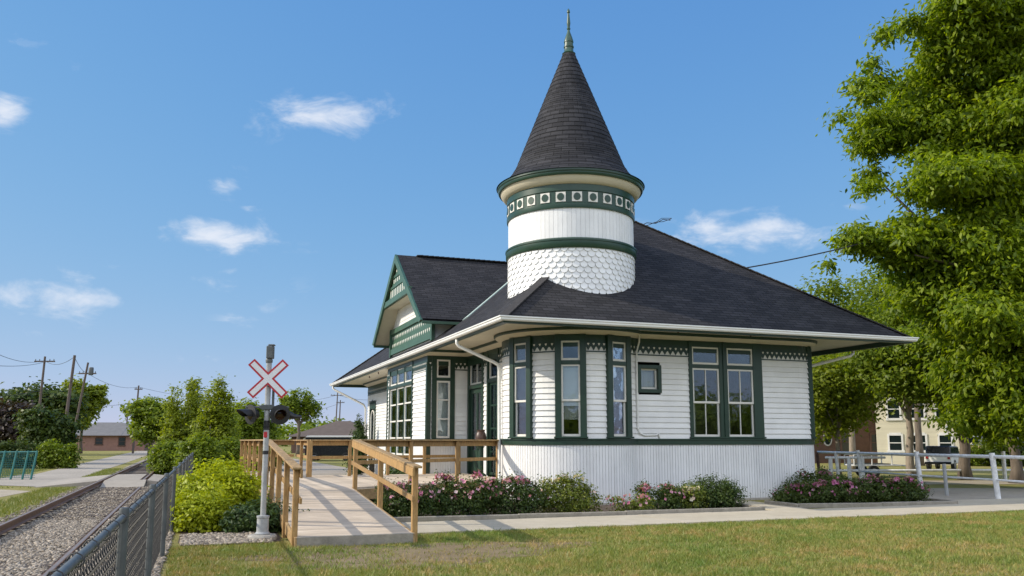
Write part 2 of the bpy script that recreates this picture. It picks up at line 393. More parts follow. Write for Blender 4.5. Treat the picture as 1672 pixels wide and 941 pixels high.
# ------------------------------------------------------------------ leaf clouds
def mesh_from_np(name, V, F, mat, parent=None, smooth=False):
    """V (n,3), F (m,k) with constant k"""
    me = bpy.data.meshes.new(name)
    k = F.shape[1]
    me.vertices.add(len(V)); me.vertices.foreach_set('co', V.astype(np.float32).ravel())
    me.loops.add(F.size); me.loops.foreach_set('vertex_index', F.astype(np.int32).ravel())
    me.polygons.add(len(F)); me.polygons.foreach_set('loop_start', np.arange(0, F.size, k, dtype=np.int32))
    me.polygons.foreach_set('loop_total', np.full(len(F), k, dtype=np.int32))
    me.materials.append(mat); me.update(calc_edges=True); me.validate()
    ob = bpy.data.objects.new(name, me); COL.objects.link(ob)
    if parent is not None: ob.parent = parent
    return ob
def unit(a): return a/np.maximum(np.linalg.norm(a, axis=1, keepdims=True), 1e-9)
def leaf_arrays(P, size, upbias=.6, elong=2.0, outward=None, droop=0.0, fine=False):
    n = len(P)
    N = rng.normal(size=(n,3)); N[:,2] = np.abs(N[:,2])
    N = unit(N)*(1-upbias) + np.array([0,0,1.0])*upbias*.8
    if outward is not None: N = N + outward*.55
    N = unit(N + rng.normal(size=(n,3))*.25)
    A = unit(np.cross(N, rng.normal(size=(n,3))))
    if outward is not None and droop:
        A = unit(outward*np.array([1,1,.2]) + rng.normal(size=(n,3))*.6 - np.array([0,0,droop]))
        A = unit(A - N*(A*N).sum(1,keepdims=True))
    B = np.cross(N, A)
    L = (size*(.65+.7*rng.random(n)))[:,None]
    W = L/elong
    if not fine:
        V = np.stack([P-A*L*.5, P+B*W*.5-A*L*.05+N*W*.12, P+A*L*.5-N*L*.08, P-B*W*.5-A*L*.05+N*W*.12], 1).reshape(-1,3)
        F = np.arange(4*n).reshape(n,4)
        return V, F
    base=P-A*L*.5; tip=P+A*L*.5-N*L*.14; mid=P+N*L*.03
    l1=P+B*W*.5-A*L*.12-N*W*.12; l2=P+B*W*.36+A*L*.2-N*W*.14
    r1=P-B*W*.5-A*L*.12-N*W*.12; r2=P-B*W*.36+A*L*.2-N*W*.14
    V = np.stack([base,l1,l2,tip,r2,r1,mid],1).reshape(-1,3)
    o=(np.arange(n)*7)[:,None]
    F=np.concatenate([o+np.array([[0,6,2,1]]), o+np.array([[6,3,2,2]])[:, :4]],0)
    F=np.concatenate([o+np.array([[0,6,2,1]]), o+np.array([[0,5,4,6]])],0)
    T=np.concatenate([o+np.array([[6,3,2]]), o+np.array([[4,3,6]])],0)
    # all triangles so one array serves
    F3=np.concatenate([F[:,[0,1,2]],F[:,[0,2,3]],T],0)
    return V,F3
def crown_points(blobs, ncl, per, spread, shell=.5, flat=.6, zmin=None, spray=False):
    """clusters of leaves through the blobs' volume, denser toward the outside; returns points and outward directions"""
    B = np.array(blobs, float)
    vol = (B[:,3]*B[:,4]*B[:,5])**(2/3); pick = rng.choice(len(B), ncl, p=vol/vol.sum())
    d = unit(rng.normal(size=(ncl,3)))
    r = shell+(1.06-shell)*rng.random(ncl)**.6
    r = r*np.where(rng.random(ncl)<.10, 1+.32*rng.random(ncl), 1)
    c = B[pick,:3] + d*B[pick,3:6]*r[:,None]
    sc = spread*(.6+.8*rng.random(ncl))
    G = rng.normal(size=(ncl*per,3))*np.array([1,1,flat])
    P = np.repeat(c, per, 0) + G*np.repeat(sc,per)[:,None]
    O = np.repeat(d, per, 0)
    if spray: O = unit(unit(G)+.35*O)
    if zmin is not None:
        k = P[:,2] > zmin; P, O = P[k], O[k]
    return P, O, c
def limbs(mb, base, top, r, targets, n=8, r2=.35):
    """tapered trunk from base to top with limbs curving out to targets"""
    b, t = Vector(base), Vector(top)
    seg = [b + (t-b)*(i/6) + Vector((random.uniform(-1,1),random.uniform(-1,1),0))*r*.35*(1 if 0<i<6 else 0) for i in range(7)]
    mb.tube(seg, [r*(1.35 if i==0 else 1-.5*i/6) for i in range(7)], n)
    for q in targets:
        q = Vector(q); s = b + (t-b)*random.uniform(.55,.98)
        mid = (s+q)/2 + Vector((random.uniform(-.2,.2),random.uniform(-.2,.2),.12*(q-s).length*.5))
        L = (q-s).length
        pts = [s, s*.6+mid*.4+Vector((0,0,.03*L)), mid, mid*.45+q*.55, q]
        mb.tube(pts, [r*.5, r*.38, r*.27, r*.16, r*.05], 6, False)
def tree(label, base, h, trunk_h, blobs, lm, leaf=.3, ncl=220, per=26, spread=.35, group=None, name='tree', tr=.16, bark=None,
         shell=.45, elong=1.8, upbias=.5, flat=.7, cat='tree', ntw=14, stems=1, lean=(0,0), outd=True, droop=0, fine=False):
    T = Thing(name, label, cat, base, group=group)
    # blobs relative to base
    P, O, c = crown_points(blobs, ncl, per, spread, shell, flat, None, fine)
    V, F = leaf_arrays(P, leaf, upbias, elong, O if outd else None, droop, fine)
    mesh_from_np('crown', V, F, lm, T.o)
    mb = MB()
    idx = rng.choice(len(c), min(ntw, len(c)), replace=False)
    B = np.array(blobs)
    tg = [c[i]*.9+np.array([0,0,trunk_h])*.1 for i in idx]
    for s in range(stems):
        off = (0,0) if stems == 1 else (random.uniform(-.25,.25), random.uniform(-.25,.25))
        limbs(mb, (off[0],off[1],-.05), (lean[0]+off[0]*2.5,lean[1]+off[1]*2.5,trunk_h+ (h-trunk_h)*.35), tr, tg[s::stems])
    mb.build('trunk', bark or M_bark, T.o, smooth=True)
    return T
def hx0(px,Y): return (px-836)/1414*Y
def shrub(name, label, cat, base, blobs, lm, leaf, ncl, per, spread, group=None, upbias=.45, elong=1.8, shell=.3, flower=None, nfl=0, fs=.05, zmin=.02, flat=.8, stems=6, flat_top=0):
    T = Thing(name, label, cat, base, group=group)
    P, O, c = crown_points(blobs, ncl, per, spread, shell, flat, zmin)
    V, F = leaf_arrays(P, leaf, upbias, elong, O)
    mesh_from_np('foliage', V, F, lm, T.o)
    mb = MB()
    for i in rng.choice(len(c), min(stems,len(c)), replace=False):
        q = c[i]; mb.tube([(q[0]*.15,q[1]*.15,-.03),(q[0]*.5,q[1]*.5,max(.05,q[2]*.5)),(q[0]*.95,q[1]*.95,max(.1,q[2]*.95))],[.016,.012,.005],5,False)
    mb.build('stem', M_bark, T.o)
    if flower:
        B = np.array(blobs); nc_=max(3,nfl//3); pk = rng.choice(len(B), nc_)[rng.integers(0,nc_,nfl)]; d0=unit(rng.normal(size=(nc_,3))); d = unit(d0[rng.integers(0,nc_,nfl)]+rng.normal(size=(nfl,3))*.22); d[:,2] = np.abs(d[:,2])*.9+.05
        d = unit(d); Q = B[pk,:3] + d*B[pk,3:6]*(1.0+.14*rng.random(nfl))[:,None]
        # five petals round each centre
        VV=[];FF=[];k=0
        for q, n in zip(Q, unit(d+rng.normal(size=(nfl,3))*.5)):
            a = np.cross(n,[.3,.5,.8]); a/=np.linalg.norm(a); b=np.cross(n,a); s=fs*random.uniform(.6,1.25)
            ring=[]
            for j in range(8):
                t=2*PI*j/8; rr=s*(.5 if j%2 else .36)
                ring.append(q+(a*math.cos(t)+b*math.sin(t))*rr+n*s*.16)
            VV.append(q-n*s*.1); VV+=ring
            for j in range(8): FF.append((k,k+1+j,k+1+(j+1)%8))
            k+=9
        ob = mesh_from_np('blossoms', np.array(VV), np.array(FF), flower, T.o); ob['kind']='stuff'
    return T

# ================================================================== THE STATION
ST = Thing('train_station', 'white clapboard railway station with green trim and a cone-roofed corner tower', 'station', (0,0,0), plan=True)
RB = 1.97
def arc(c, r, a0, a1, n):
    return [(c[0]+r*math.cos(R(a0+(a1-a0)*i/n)), c[1]+r*math.sin(R(a0+(a1-a0)*i/n))) for i in range(n+1)]
UF = -1.5          # left wall plane
VF = -1.6          # front wall plane
UR = 7.42           # right wall plane
a0 = math.degrees(math.atan2(math.sqrt(RB**2-1.5**2), -1.5)); a1 = 360-math.degrees(math.atan2(1.6, math.sqrt(RB**2-1.6**2)))
CR = .85
PTS = [(UF,22.3),(UF,11),(-2.9,11),(-2.9,5),(UF,5)] + arc((0,0),RB,a0,a1,36) + arc((UR-CR,VF+CR),CR,270,360,10) + [(UR,22.3),(UF,22.3)]
class Path:
    def __init__(s, pts):
        s.p = pts; s.s=[0]; s.d=[]
        for i in range(len(pts)-1):
            dx,dy = pts[i+1][0]-pts[i][0], pts[i+1][1]-pts[i][1]; l=math.hypot(dx,dy)
            s.d.append((dx/l,dy/l)); s.s.append(s.s[-1]+l)
        s.L = s.s[-1]
    def seg(s, t):
        for i in range(len(s.d)):
            if t < s.s[i+1]-1e-9: return i
        return len(s.d)-1
    def at(s, t):
        i = s.seg(t); q=t-s.s[i]; d=s.d[i]
        return (s.p[i][0]+d[0]*q, s.p[i][1]+d[1]*q)
    def nrm(s, t, side=0):
        for i in range(len(s.p)):
            if abs(t-s.s[i])<1e-6:
                if i==0 or i==len(s.p)-1: a,b=s.d[-1],s.d[0]
                else: a,b=s.d[i-1],s.d[i]
                if side==-1: b=a
                if side==1: a=b
                n1,n2=(a[1],-a[0]),(b[1],-b[0]); k=1+n1[0]*n2[0]+n1[1]*n2[1]
                return ((n1[0]+n2[0])/k,(n1[1]+n2[1])/k)
        d=s.d[s.seg(t)]; return (d[1],-d[0])
    def frame(s, t):
        d=s.d[s.seg(t)]; return (s.at(t), d, (d[1],-d[0]))
    def find(s, x, y):
        best=(9e9,0)
        for i in range(len(s.d)):
            d=s.d[i]; q=(x-s.p[i][0])*d[0]+(y-s.p[i][1])*d[1]; q=max(0,min(s.s[i+1]-s.s[i],q))
            e=math.hypot(s.p[i][0]+d[0]*q-x, s.p[i][1]+d[1]*q-y)
            if e<best[0]: best=(e,s.s[i]+q)
        return best[1]
    def samples(s, a, b, step=None):
        t=[a]+[x for x in s.s if a+1e-6<x<b-1e-6]+[b]
        return t
    def strip(s, mb, a, b, prof, caps=True):
        """sweep a profile of (offset,z) from a to b"""
        t=s.samples(a,b); o=len(mb.v); m=len(prof)
        for k,x in enumerate(t):
            n=s.nrm(x, 1 if k==0 and a>1e-6 else (-1 if k==len(t)-1 and b<s.L-1e-6 else 0)); p=s.at(x)
            if k==len(t)-1 and b>=s.L-1e-6: p=s.p[-1]
            mb.v += [(p[0]+n[0]*e,p[1]+n[1]*e,z) for e,z in prof]
        for k in range(len(t)-1):
            for j in range(m-1):
                mb.f.append((o+k*m+j,o+(k+1)*m+j,o+(k+1)*m+j+1,o+k*m+j+1))
        if caps and m>2:
            mb.f.append(tuple(o+j for j in range(m))); mb.f.append(tuple(o+(len(t)-1)*m+j for j in range(m))[::-1])
PW = Path(PTS)
Z_SILL0, Z_SILL1, Z_FR0, Z_FR1, Z_SOF = 1.54, 1.70, 4.08, 4.42, 4.60

# window openings: (s centre, half casing width, z0, z1, kind)
def bay_s(deg): return PW.find(RB*math.cos(R(deg)), RB*math.sin(R(deg)))
VIEW = -94-20.4
WIN = []      # dict per opening
for dg in (VIEW-43.5, VIEW-1, VIEW+38.5):
    WIN.append(dict(s=bay_s(dg), hw=.41, z0=1.71, z1=4.42, kind='bay'))
WIN.append(dict(s=PW.find(4.035,VF), hw=1.215, z0=1.71, z1=4.42, kind='pair'))
WIN.append(dict(s=PW.find(1.575,VF), hw=.365, z0=2.94, z1=3.70, kind='small'))
WIN.append(dict(s=PW.find(UR-CR+CR*math.cos(R(-42)), VF+CR+CR*math.sin(R(-42))), hw=.32, z0=1.71, z1=4.42, kind='corner'))
WIN.append(dict(s=PW.find(-2.9,8.75), hw=1.85, z0=1.05, z1=4.42, kind='grid'))
WIN.append(dict(s=PW.find(-2.38,5), hw=.39, z0=1.71, z1=4.30, kind='near'))
WIN.append(dict(s=PW.find(UF,4.15), hw=.80, z0=.60, z1=4.42, kind='door'))
WIN.append(dict(s=PW.find(UF,2.45), hw=.52, z0=.60, z1=4.42, kind='doorwin'))
WIN.append(dict(s=PW.find(UF,20.9), hw=.75, z0=.60, z1=3.55, kind='arched'))
def gaps(z0, z1, pad=0.0):
    cuts=[]
    for q in WIN:
        if z0 < q['z1']-.005 and z1 > q['z0']+.005: cuts.append((q['s']-q['hw']+.02-pad, q['s']+q['hw']-.02+pad))
    cuts.sort(); out=[]; c=0
    for a,b in cuts:
        if a>c: out.append((c,a))
        c=max(c,b)
    if c<PW.L: out.append((c,PW.L))
    return out
# clapboards, course by course
mb = MB(); nb = 16; ch = (Z_FR0-Z_SILL1)/nb
for k in range(nb):
    z0 = Z_SILL1+k*ch; z1 = z0+ch
    for a,b in gaps(z0+.02, z1-.02):
        PW.strip(mb, a, b, [(-.012,z0-.004),(.040,z0-.004),(.006,z1),(-.012,z1)])
mb.build('clapboard_wall', M_white, ST)
# skirt of upright boards
mb = MB(); bw=.085
for a,b in gaps(.1, Z_SILL0):
    n=max(1,round((b-a)/bw)); st=(b-a)/n
    for k in range(n):
        c=a+k*st
        PW.strip(mb, c+.009, c+st-.009, [(0,.06),(.022,.06),(.022,Z_SILL0),(0,Z_SILL0)], True)
    PW.strip(mb, a, b, [(0,0),(.003,.06),(.003,Z_SILL0)], False)
mb.build('board_skirt', M_bead, ST)
mb = MB()
for a,b in gaps(.0,.1): PW.strip(mb, a, b, [(0,-.05),(.03,-.05),(.03,.06),(0,.06)])
mb.build('foundation', M_conc, ST)
mb = MB()
for a,b in gaps(Z_SILL0,Z_SILL1): PW.strip(mb, a, b, [(0,Z_SILL0),(.055,Z_SILL0),(.055,Z_SILL1-.03),(.085,Z_SILL1-.03),(.085,Z_SILL1),(0,Z_SILL1+.01)])
mb.build('sill_band', M_green, ST)
# frieze and toothed valance
mb = MB(); PW.strip(mb, 0, PW.L, [(0,Z_FR0+.02),(.030,Z_FR0+.02),(.030,Z_FR1),(0,Z_FR1)])
fr = mb.build('frieze', M_green, ST)
mb = MB(); mt = MB(); mh = MB(); mg = MB()
for a,b in gaps(3.9,4.4,.0):
    if b-a<.1: continue
    PW.strip(mb, a+.01, b-.01, [(0,3.99),(.024,3.99),(.024,4.11),(0,4.11)])
    PW.strip(mg, a+.005, b-.005, [(0,3.955),(.042,3.955),(.042,3.988),(0,3.988)])
    n=max(1,round((b-a)/.165)); st=(b-a)/n
    for k in range(n):
        f=PW.frame(a+(k+.5)*st)
        mt.fprism(f, [(-st/2,4.125),(0,3.998),(st/2,4.125),(st/2,4.21),(-st/2,4.21)], .026, .044)
        cz=4.17; r_=.030
        mh.fprism(f, [(0,cz-r_*1.3),(r_,cz),(r_*.9,cz+r_*.7),(r_*.35,cz+r_*.9),(0,cz+r_*.5),(-r_*.35,cz+r_*.9),(-r_*.9,cz+r_*.7),(-r_,cz)], .0445, .049)
mb.build('valance_backing', M_white, ST); mg.build('valance_bead', M_green, ST)
vt = mt.build('valance', M_green, ST); mh.build('heart_cutouts', M_sash, vt)
mb = MB(); PW.strip(mb, 0, PW.L, [(0,Z_FR1),(.04,Z_FR1),(.09,Z_FR1+.02),(.20,Z_FR1+.085),(.22,Z_FR1+.10),(0,Z_FR1+.10)])
mb.build('crown_moulding', M_cream, ST, smooth='auto')
mb = MB(); PW.strip(mb, 0, PW.L, [(0,Z_FR1+.102),(.235,Z_FR1+.102),(.262,Z_FR1+.13),(.262,Z_SOF),(0,Z_SOF)])
mb.build('crown_band', M_green, ST)
# corner boards of the box bay
mb = MB()
for (x,y) in ((-2.9,5),(-2.9,11)):
    mb.box(x-.05,x+.10,y-.05 if y<8 else y-.10,y+.10 if y<8 else y+.05,.02,Z_FR0+.02)
mb.build('corner_board', M_green, ST, bevel=.006)
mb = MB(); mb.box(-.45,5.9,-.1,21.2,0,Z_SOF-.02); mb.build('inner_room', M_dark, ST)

def grid_sash(mb, f, x0, x1, z0, z1, y0, y1, fw=.05, cols=1, rows=1, mun=.022):
    mb.fbox(f,x0,x0+fw,y0,y1,z0,z1); mb.fbox(f,x1-fw,x1,y0,y1,z0,z1)
    mb.fbox(f,x0+fw,x1-fw,y0,y1,z0,z0+fw*1.2); mb.fbox(f,x0+fw,x1-fw,y0,y1,z1-fw,z1)
    for c in range(1,cols):
        x=x0+(x1-x0)*c/cols; mb.fbox(f,x-mun/2,x+mun/2,y0+.004,y1-.004,z0+fw,z1-fw)
    for r in range(1,rows):
        z=z0+(z1-z0)*r/rows; mb.fbox(f,x0+fw,x1-fw,y0+.006,y1-.006,z-mun/2,z+mun/2)
def window(q):
    f=PW.frame(q['s']); k=q['kind']; hw=q['hw']; z0,z1=q['z0'],q['z1']
    cas=MB(); sash=MB(); pane=MB(); bl=MB(); lace=MB()
    yo=.075 if k in('bay','corner') else .060
    def opening(x0,x1,tz0,tz1,lz0,lz1,cols=1,blind=None,lc=None,low=True):
        # transom sash then double-hung sash
        if tz0 is not None:
            grid_sash(sash,f,x0,x1,tz0,tz1,-.03,.035,.045); pane.fbox(f,x0+.04,x1-.04,-.004,.004,tz0+.04,tz1-.04)
        zm=lz0+(lz1-lz0)*.5
        grid_sash(sash,f,x0,x1,zm-.025,lz1,-.02,.030,.045,cols); grid_sash(sash,f,x0,x1,lz0,zm+.02,-.055,-.012,.05,cols)
        pane.fbox(f,x0+.04,x1-.04,.002,.008,zm,lz1-.03); pane.fbox(f,x0+.04,x1-.04,-.036,-.030,lz0+.03,zm)
        if blind: bl.fbox(f,x0,x1,-.075,-.068,blind,lz1)
        if lc: lace.fbox(f,x0,x1,-.19,-.18,lc[0],lc[1])
        cas.fbox(f,x0,x1,-.10,.045,lz0-.045,lz0-.001)            # inner sill
    if k in('bay','corner'):
        iw=hw-.165 if k=='bay' else hw-.10
        for s in(-1,1):
            a,b=sorted((s*iw,s*hw)); cas.fbox(f,a,b,-.10,yo,z0,z1)
        cas.fbox(f,-iw,iw,-.10,yo-.01,z1-.165,z1); cas.fbox(f,-iw,iw,-.10,yo-.012,3.63,3.735)
        cas.fbox(f,-hw-.03,hw+.03,-.02,yo+.035,z0,z0+.045)
        opening(-iw,iw,3.738,z1-.168,z0+.05,3.627,1,2.55,(2.2,2.9) if k=='bay' else None)
    elif k=='pair':
        xs=[(-1.105,-.235),(.035,.905)]
        cas.fbox(f,-hw,-1.105,-.10,yo,z0,z1); cas.fbox(f,-.235,.035,-.10,yo,z0,z1); cas.fbox(f,.905,hw,-.10,yo,z0,z1)
        cas.fbox(f,-.115,-.085,yo,yo+.025,z0,z1)
        cas.fbox(f,-hw-.03,hw+.03,-.02,yo+.035,z0,z0+.045)
        for a,b in xs:
            cas.fbox(f,a,b,-.10,yo-.01,z1-.16,z1); cas.fbox(f,a,b,-.10,yo-.012,3.66,3.765)
            opening(a,b,3.768,z1-.163,z0+.05,3.657,2,None,None)
            lace.fbox(f,a+.02,a+.20,-.20,-.19,z0+.1,3.6)
    elif k=='small':
        i=.10; cas.fbox(f,-hw,-hw+i,-.10,yo,z0,z1); cas.fbox(f,hw-i,hw,-.10,yo,z0,z1)
        cas.fbox(f,-hw+i,hw-i,-.10,yo,z0,z0+i); cas.fbox(f,-hw+i,hw-i,-.10,yo,z1-i,z1)
        grid_sash(sash,f,-hw+i,hw-i,z0+i,z1-i,-.09,-.05,.045); pane.fbox(f,-hw+i+.03,hw-i-.03,-.072,-.066,z0+i+.03,z1-i-.03)
        lace.fbox(f,-hw+i,hw-i,-.16,-.15,z0+i,z1-i)
    elif k=='grid':
        n=3; cw=(2*hw-.16)/n
        cas.fbox(f,-hw,-hw+.10,-.10,yo,z0,z1); cas.fbox(f,hw-.10,hw,-.10,yo,z0,z1)
        cas.fbox(f,-hw+.10,hw-.10,-.10,yo-.004,z1-.12,z1); cas.fbox(f,-hw+.10,hw-.10,-.10,yo-.004,z0,z0+.08); cas.fbox(f,-hw-.03,hw+.03,-.1,yo+.03,3.60,3.71)
        for c in range(n):
            x0=-hw+.08+c*cw; a,b=x0+.05,x0+cw-.05
            if c: cas.fbox(f,x0-.05,x0+.05,-.10,yo-.008,z0+.08,z1-.12)
            grid_sash(sash,f,a,b,3.715,z1-.123,-.03,.03,.05); pane.fbox(f,a+.04,b-.04,-.004,.004,3.75,z1-.16)
            grid_sash(sash,f,a,b,z0+.083,3.597,-.03,.03,.05,1,4,.05); pane.fbox(f,a+.04,b-.04,-.004,.004,z0+.12,3.56)
            lace.fbox(f,a+.05,b-.05,-.20,-.19,z0+.1,2.6 if c!=1 else 3.3)
    elif k=='near':
        i=.16; cas.fbox(f,-hw,-hw+i,-.10,yo,z0,z1+.1); cas.fbox(f,hw-i,hw,-.10,yo,z0,z1+.1); cas.fbox(f,-hw+i,hw-i,-.10,yo-.01,z1,z1+.1)
        cas.fbox(f,-hw+i,hw-i,-.10,yo-.012,3.60,3.70)
        a,b=-hw+i,hw-i
        grid_sash(sash,f,a,b,3.703,z1-.003,-.03,.035,.055); pane.fbox(f,a+.04,b-.04,-.004,.004,3.74,z1-.04)
        grid_sash(sash,f,a,b,z0+.02,3.597,-.03,.035,.055,1,3,.04); pane.fbox(f,a+.04,b-.04,-.004,.004,z0+.06,3.56)
        bl.fbox(f,a,b,-.16,-.15,z0,3.6)
    elif k=='door':
        i=.13; cas.fbox(f,-hw,-hw+i,-.10,yo,z0,z1); cas.fbox(f,hw-i,hw,-.10,yo,z0,z1); cas.fbox(f,-hw+i,hw-i,-.10,yo-.01,z1-.14,z1); cas.fbox(f,-hw+i,hw-i,-.10,yo-.01,3.32,3.45)
        grid_sash(sash,f,-hw+i,hw-i,3.453,z1-.143,-.05,.0,.05,2); pane.fbox(f,-hw+i+.04,hw-i-.04,-.03,-.024,3.49,z1-.18)
    elif k=='doorwin':
        i=.11; cas.fbox(f,-hw,-hw+i,-.10,yo,z0,z1); cas.fbox(f,hw-i,hw,-.10,yo,z0,z1); cas.fbox(f,-hw+i,hw-i,-.10,yo-.01,z1-.14,z1); cas.fbox(f,-hw+i,hw-i,-.10,yo-.01,3.42,3.54)
        grid_sash(sash,f,-hw+i,hw-i,3.543,z1-.143,-.05,.0,.05,1); pane.fbox(f,-hw+i+.04,hw-i-.04,-.03,-.024,3.58,z1-.18)
        grid_sash(cas,f,-hw+i,hw-i,z0+.02,3.417,-.06,-.01,.07,2,4,.05); pane.fbox(f,-hw+i+.04,hw-i-.04,-.038,-.030,z0+.08,3.36)
    elif k=='arched':
        i=.16; cas.fbox(f,-hw,-hw+i,-.10,yo,z0,z1); cas.fbox(f,hw-i,hw,-.10,yo,z0,z1); cas.fbox(f,-hw+i,hw-i,-.10,yo,z1-.32,z1)
        for j in range(5): cas.fbox(f,-hw+.1+j*.3,-hw+.2+j*.3,yo,yo+.03,z1-.05,z1+.09+.05*(j==2))
        # pointed arch of a paler moulding
        pts=[]
        for j in range(13):
            t=PI*j/12; pts.append((-.42*math.cos(t), z1-.85+.45*math.sin(t)))
        (ox,oy),(tx,ty),(nx,ny)=f
        sash.tube([(ox+tx*x+nx*.03,oy+ty*x+ny*.03,z) for x,z in [(-.42,z0+.1)]+pts+[(.42,z0+.1)]],.035,6)
        pane.fbox(f,-hw+i,hw-i,-.04,-.03,z0+.05,z1-.32)
    nm={'door':'doorway','doorwin':'window','arched':'doorway'}.get(k,'window')
    c=cas.build(nm,M_green,ST,bevel=.004)
    if sash.v: sash.build('sash',M_sash,c)
    if pane.v: pane.build('pane',M_glass,c)
    if bl.v: bl.build('blind',M_blind,c)
    if lace.v: lace.build('curtain',M_lace,c)
    return c
for q in WIN: window(q)
# the entrance door leaf
q=[x for x in WIN if x['kind']=='door'][0]; f=PW.frame(q['s'])
mb=MB(); x0,x1=-.66,.66; grid_sash(mb,f,x0,x1,.63,3.31,-.07,-.02,.14)
mb.fbox(f,x0+.14,x1-.14,-.06,-.03,.7,1.35); mb.fbox(f,-.05,.05,-.065,-.022,.7,3.2)
dr=mb.build('door',M_green,ST,bevel=.004)
mb=MB(); mb.fbox(f,x0+.12,x1-.12,-.048,-.042,1.35,3.2); mb.build('pane',M_glass,dr)
mb=MB(); mb.fbox(f,.07,.10,-.02,.03,1.6,1.75); mb.build('handle',M_steel,dr)

# ---- roof
EU, EV, U1, V1, RS = -3.2, -3.1, 9.45, 23.6, .75
ZE = 4.60; um=(U1+EU)/2; hw_=(U1-EU)/2; ZR=ZE+RS*hw_
sl=math.sqrt(1+RS*RS)
def roofpoly(mb, pts, eave_axis, e0):
    """pts (u,v,z); uv along the eave axis and up the slope"""
    def q(p): return (p[0] if eave_axis=='u' else p[1], (p[2]-ZE)/RS*sl)
    mb.add(pts,[tuple(range(len(pts)))],[[q(p) for p in pts]])
mb=MB()
A=(EU,EV,ZE);B=(U1,EV,ZE);Cc=(U1,V1,ZE);D=(EU,V1,ZE);P1=(um,EV+hw_,ZR);P2=(um,V1-hw_,ZR)
roofpoly(mb,[A,B,P1],'u',0); roofpoly(mb,[B,Cc,P2,P1],'v',0); roofpoly(mb,[Cc,D,P2],'u',0); roofpoly(mb,[D,A,P1,P2],'v',0)
roof=mb.build('roof',M_shingle,ST)
mb=MB()
def cap(p,q):
    a,b=Vector(p),Vector(q); n=int((b-a).length/.22)
    for k in range(n):
        c=a+(b-a)*(k/n); e=a+(b-a)*((k+1.15)/n)
        mb.beam((c.x,c.y,c.z+.018),(e.x,e.y,e.z+.032),.24,.03)
for p in (A,B): cap(p,P1)
for p in (Cc,D): cap(p,P2)
cap(P1,P2)
uvmat=paint('ridge_cap_shingle',(.036,.033,.033),.85,.3,5,.4,60)
mb.build('ridge_caps',uvmat,roof)
mb=MB(); mb.box(EU+.02,U1-.02,EV+.02,V1-.02,Z_SOF,Z_SOF+.012); mb.build('soffit',M_cream,ST)
# gutter swept round the eaves
GP=Path([(EU,V1),(EU,EV),(U1,EV),(U1,V1),(EU,V1)])
mb=MB(); GP.strip(mb,0,GP.L,[(-.01,4.50),(.07,4.50),(.10,4.53),(.10,4.57),(.125,4.585),(.125,4.615),(.105,4.615),(.02,4.60)],False)
mb.build('gutter',M_gutter,ST)
mb=MB(); GP.strip(mb,0,GP.L,[(-.14,4.598),(-.14,4.455),(-.012,4.455),(-.012,4.61)],False); mb.build('fascia',M_green,ST)
# small lamp hooks under the soffit
mb=MB()
for (a,b) in ((-1.2,-2.6),(2.0,-2.45),(4.3,-2.45),(-2.6,14.5),(-2.5,17)):
    mb.tube([(a,b,4.60),(a,b,4.54),(a+.03,b,4.52)],[.02,.02,.03],6)
mb.build('soffit_hooks',M_rust,ST)
# downspouts
def pipe(pts,r,mat,name='downspout'):
    m=MB(); m.tube(pts,r,8); return m.build(name,mat,ST,smooth=True)
pipe([(-3.18,.80,4.52),(-3.18,.80,4.36),(-3.12,.78,4.28),(-2.20,.46,3.84),(-2.08,.42,3.76),(-2.05,.41,3.6),(-2.04,.41,.25),(-2.1,.35,.12)],.05,M_gutter)
pipe([(-3.18,23.3,4.52),(-3.18,23.3,4.36),(-3.05,23.2,4.25),(-1.72,22.4,3.5),(-1.62,22.38,3.3),(-1.62,22.38,.1)],.055,M_gutter)
pipe([(9.43,-.7,4.52),(9.43,-.7,4.38),(9.32,-.7,4.30),(7.35,-.35,3.80),(7.20,-.32,3.62),(7.18,-.32,.1)],.05,M_gutter)
pipe([(1.20,-1.80,4.55),(1.20,-1.78,4.3),(1.17,-1.68,4.05),(1.17,-1.66,2.0),(1.24,-1.65,1.85),(1.38,-1.65,1.79),(1.75,-1.65,1.80),(1.80,-1.65,1.86),(1.83,-1.65,1.72)],.024,M_gutter,'conduit')

# ---- cross gable over the box bay
DV0,DV1,DU,ZD=4.15,11.85,-3.35,8.38
vm=8.0; hb=vm-DV0; ZB=5.52; ds=(ZD-ZB)/hb
mb=MB()
t=.07
def slope(v0, sgn):
    e=math.hypot(hb,ZD-ZB)
    # meets the main left plane: z = ZE + RS*(u-EU)
    ub=EU+(ZB-ZE)/RS; ut=EU+(ZD-ZE)/RS
    pts=[(DU,v0,ZB),(ub,v0,ZB),(ut,vm,ZD),(DU,vm,ZD)]
    uvs=[(DU,0),(ub,0),(ut,e),(DU,e)]
    if sgn<0: pts=pts[::-1]; uvs=uvs[::-1]
    mb.add(pts,[(0,1,2,3)],[uvs])
    lo=[(p[0],p[1],p[2]-t) for p in pts][::-1]
    mb.add(lo,[(0,1,2,3)],[uvs])
slope(DV0,1); slope(DV1,-1)
gable=mb.build('gable_roof',M_shingle,ST)
mb=MB()
for k in range(24):
    u0=DU+.75+k*.2
    mb.beam((u0,vm,ZD+.03),(u0+.23,vm,ZD+.045),.24,.03)
mb.build('ridge_caps',uvmat,gable)
mb=MB()
for v0,s in((DV0,-1),(DV1,1)):
    mb.beam((DU-.03,v0-s*0,ZB+.0),(DU-.03,vm,ZD+.0),.05,.24,up=(-1,0,0)) if False else None
    ex=[(v0+s*.06,ZB-.05),(vm,ZD+.01),(vm,ZD-.30),(v0+s*.06-s*.26,ZB-.11)]
    f_=((DU,0),(0,1),(-1,0)); mb.fprism(f_,ex,-.02,.06)
    # green eave board under each slope
    mb.box(DU,EU+(ZB-ZE)/RS-.02,v0-.04,v0+.04,ZB-.16,ZB-.072)
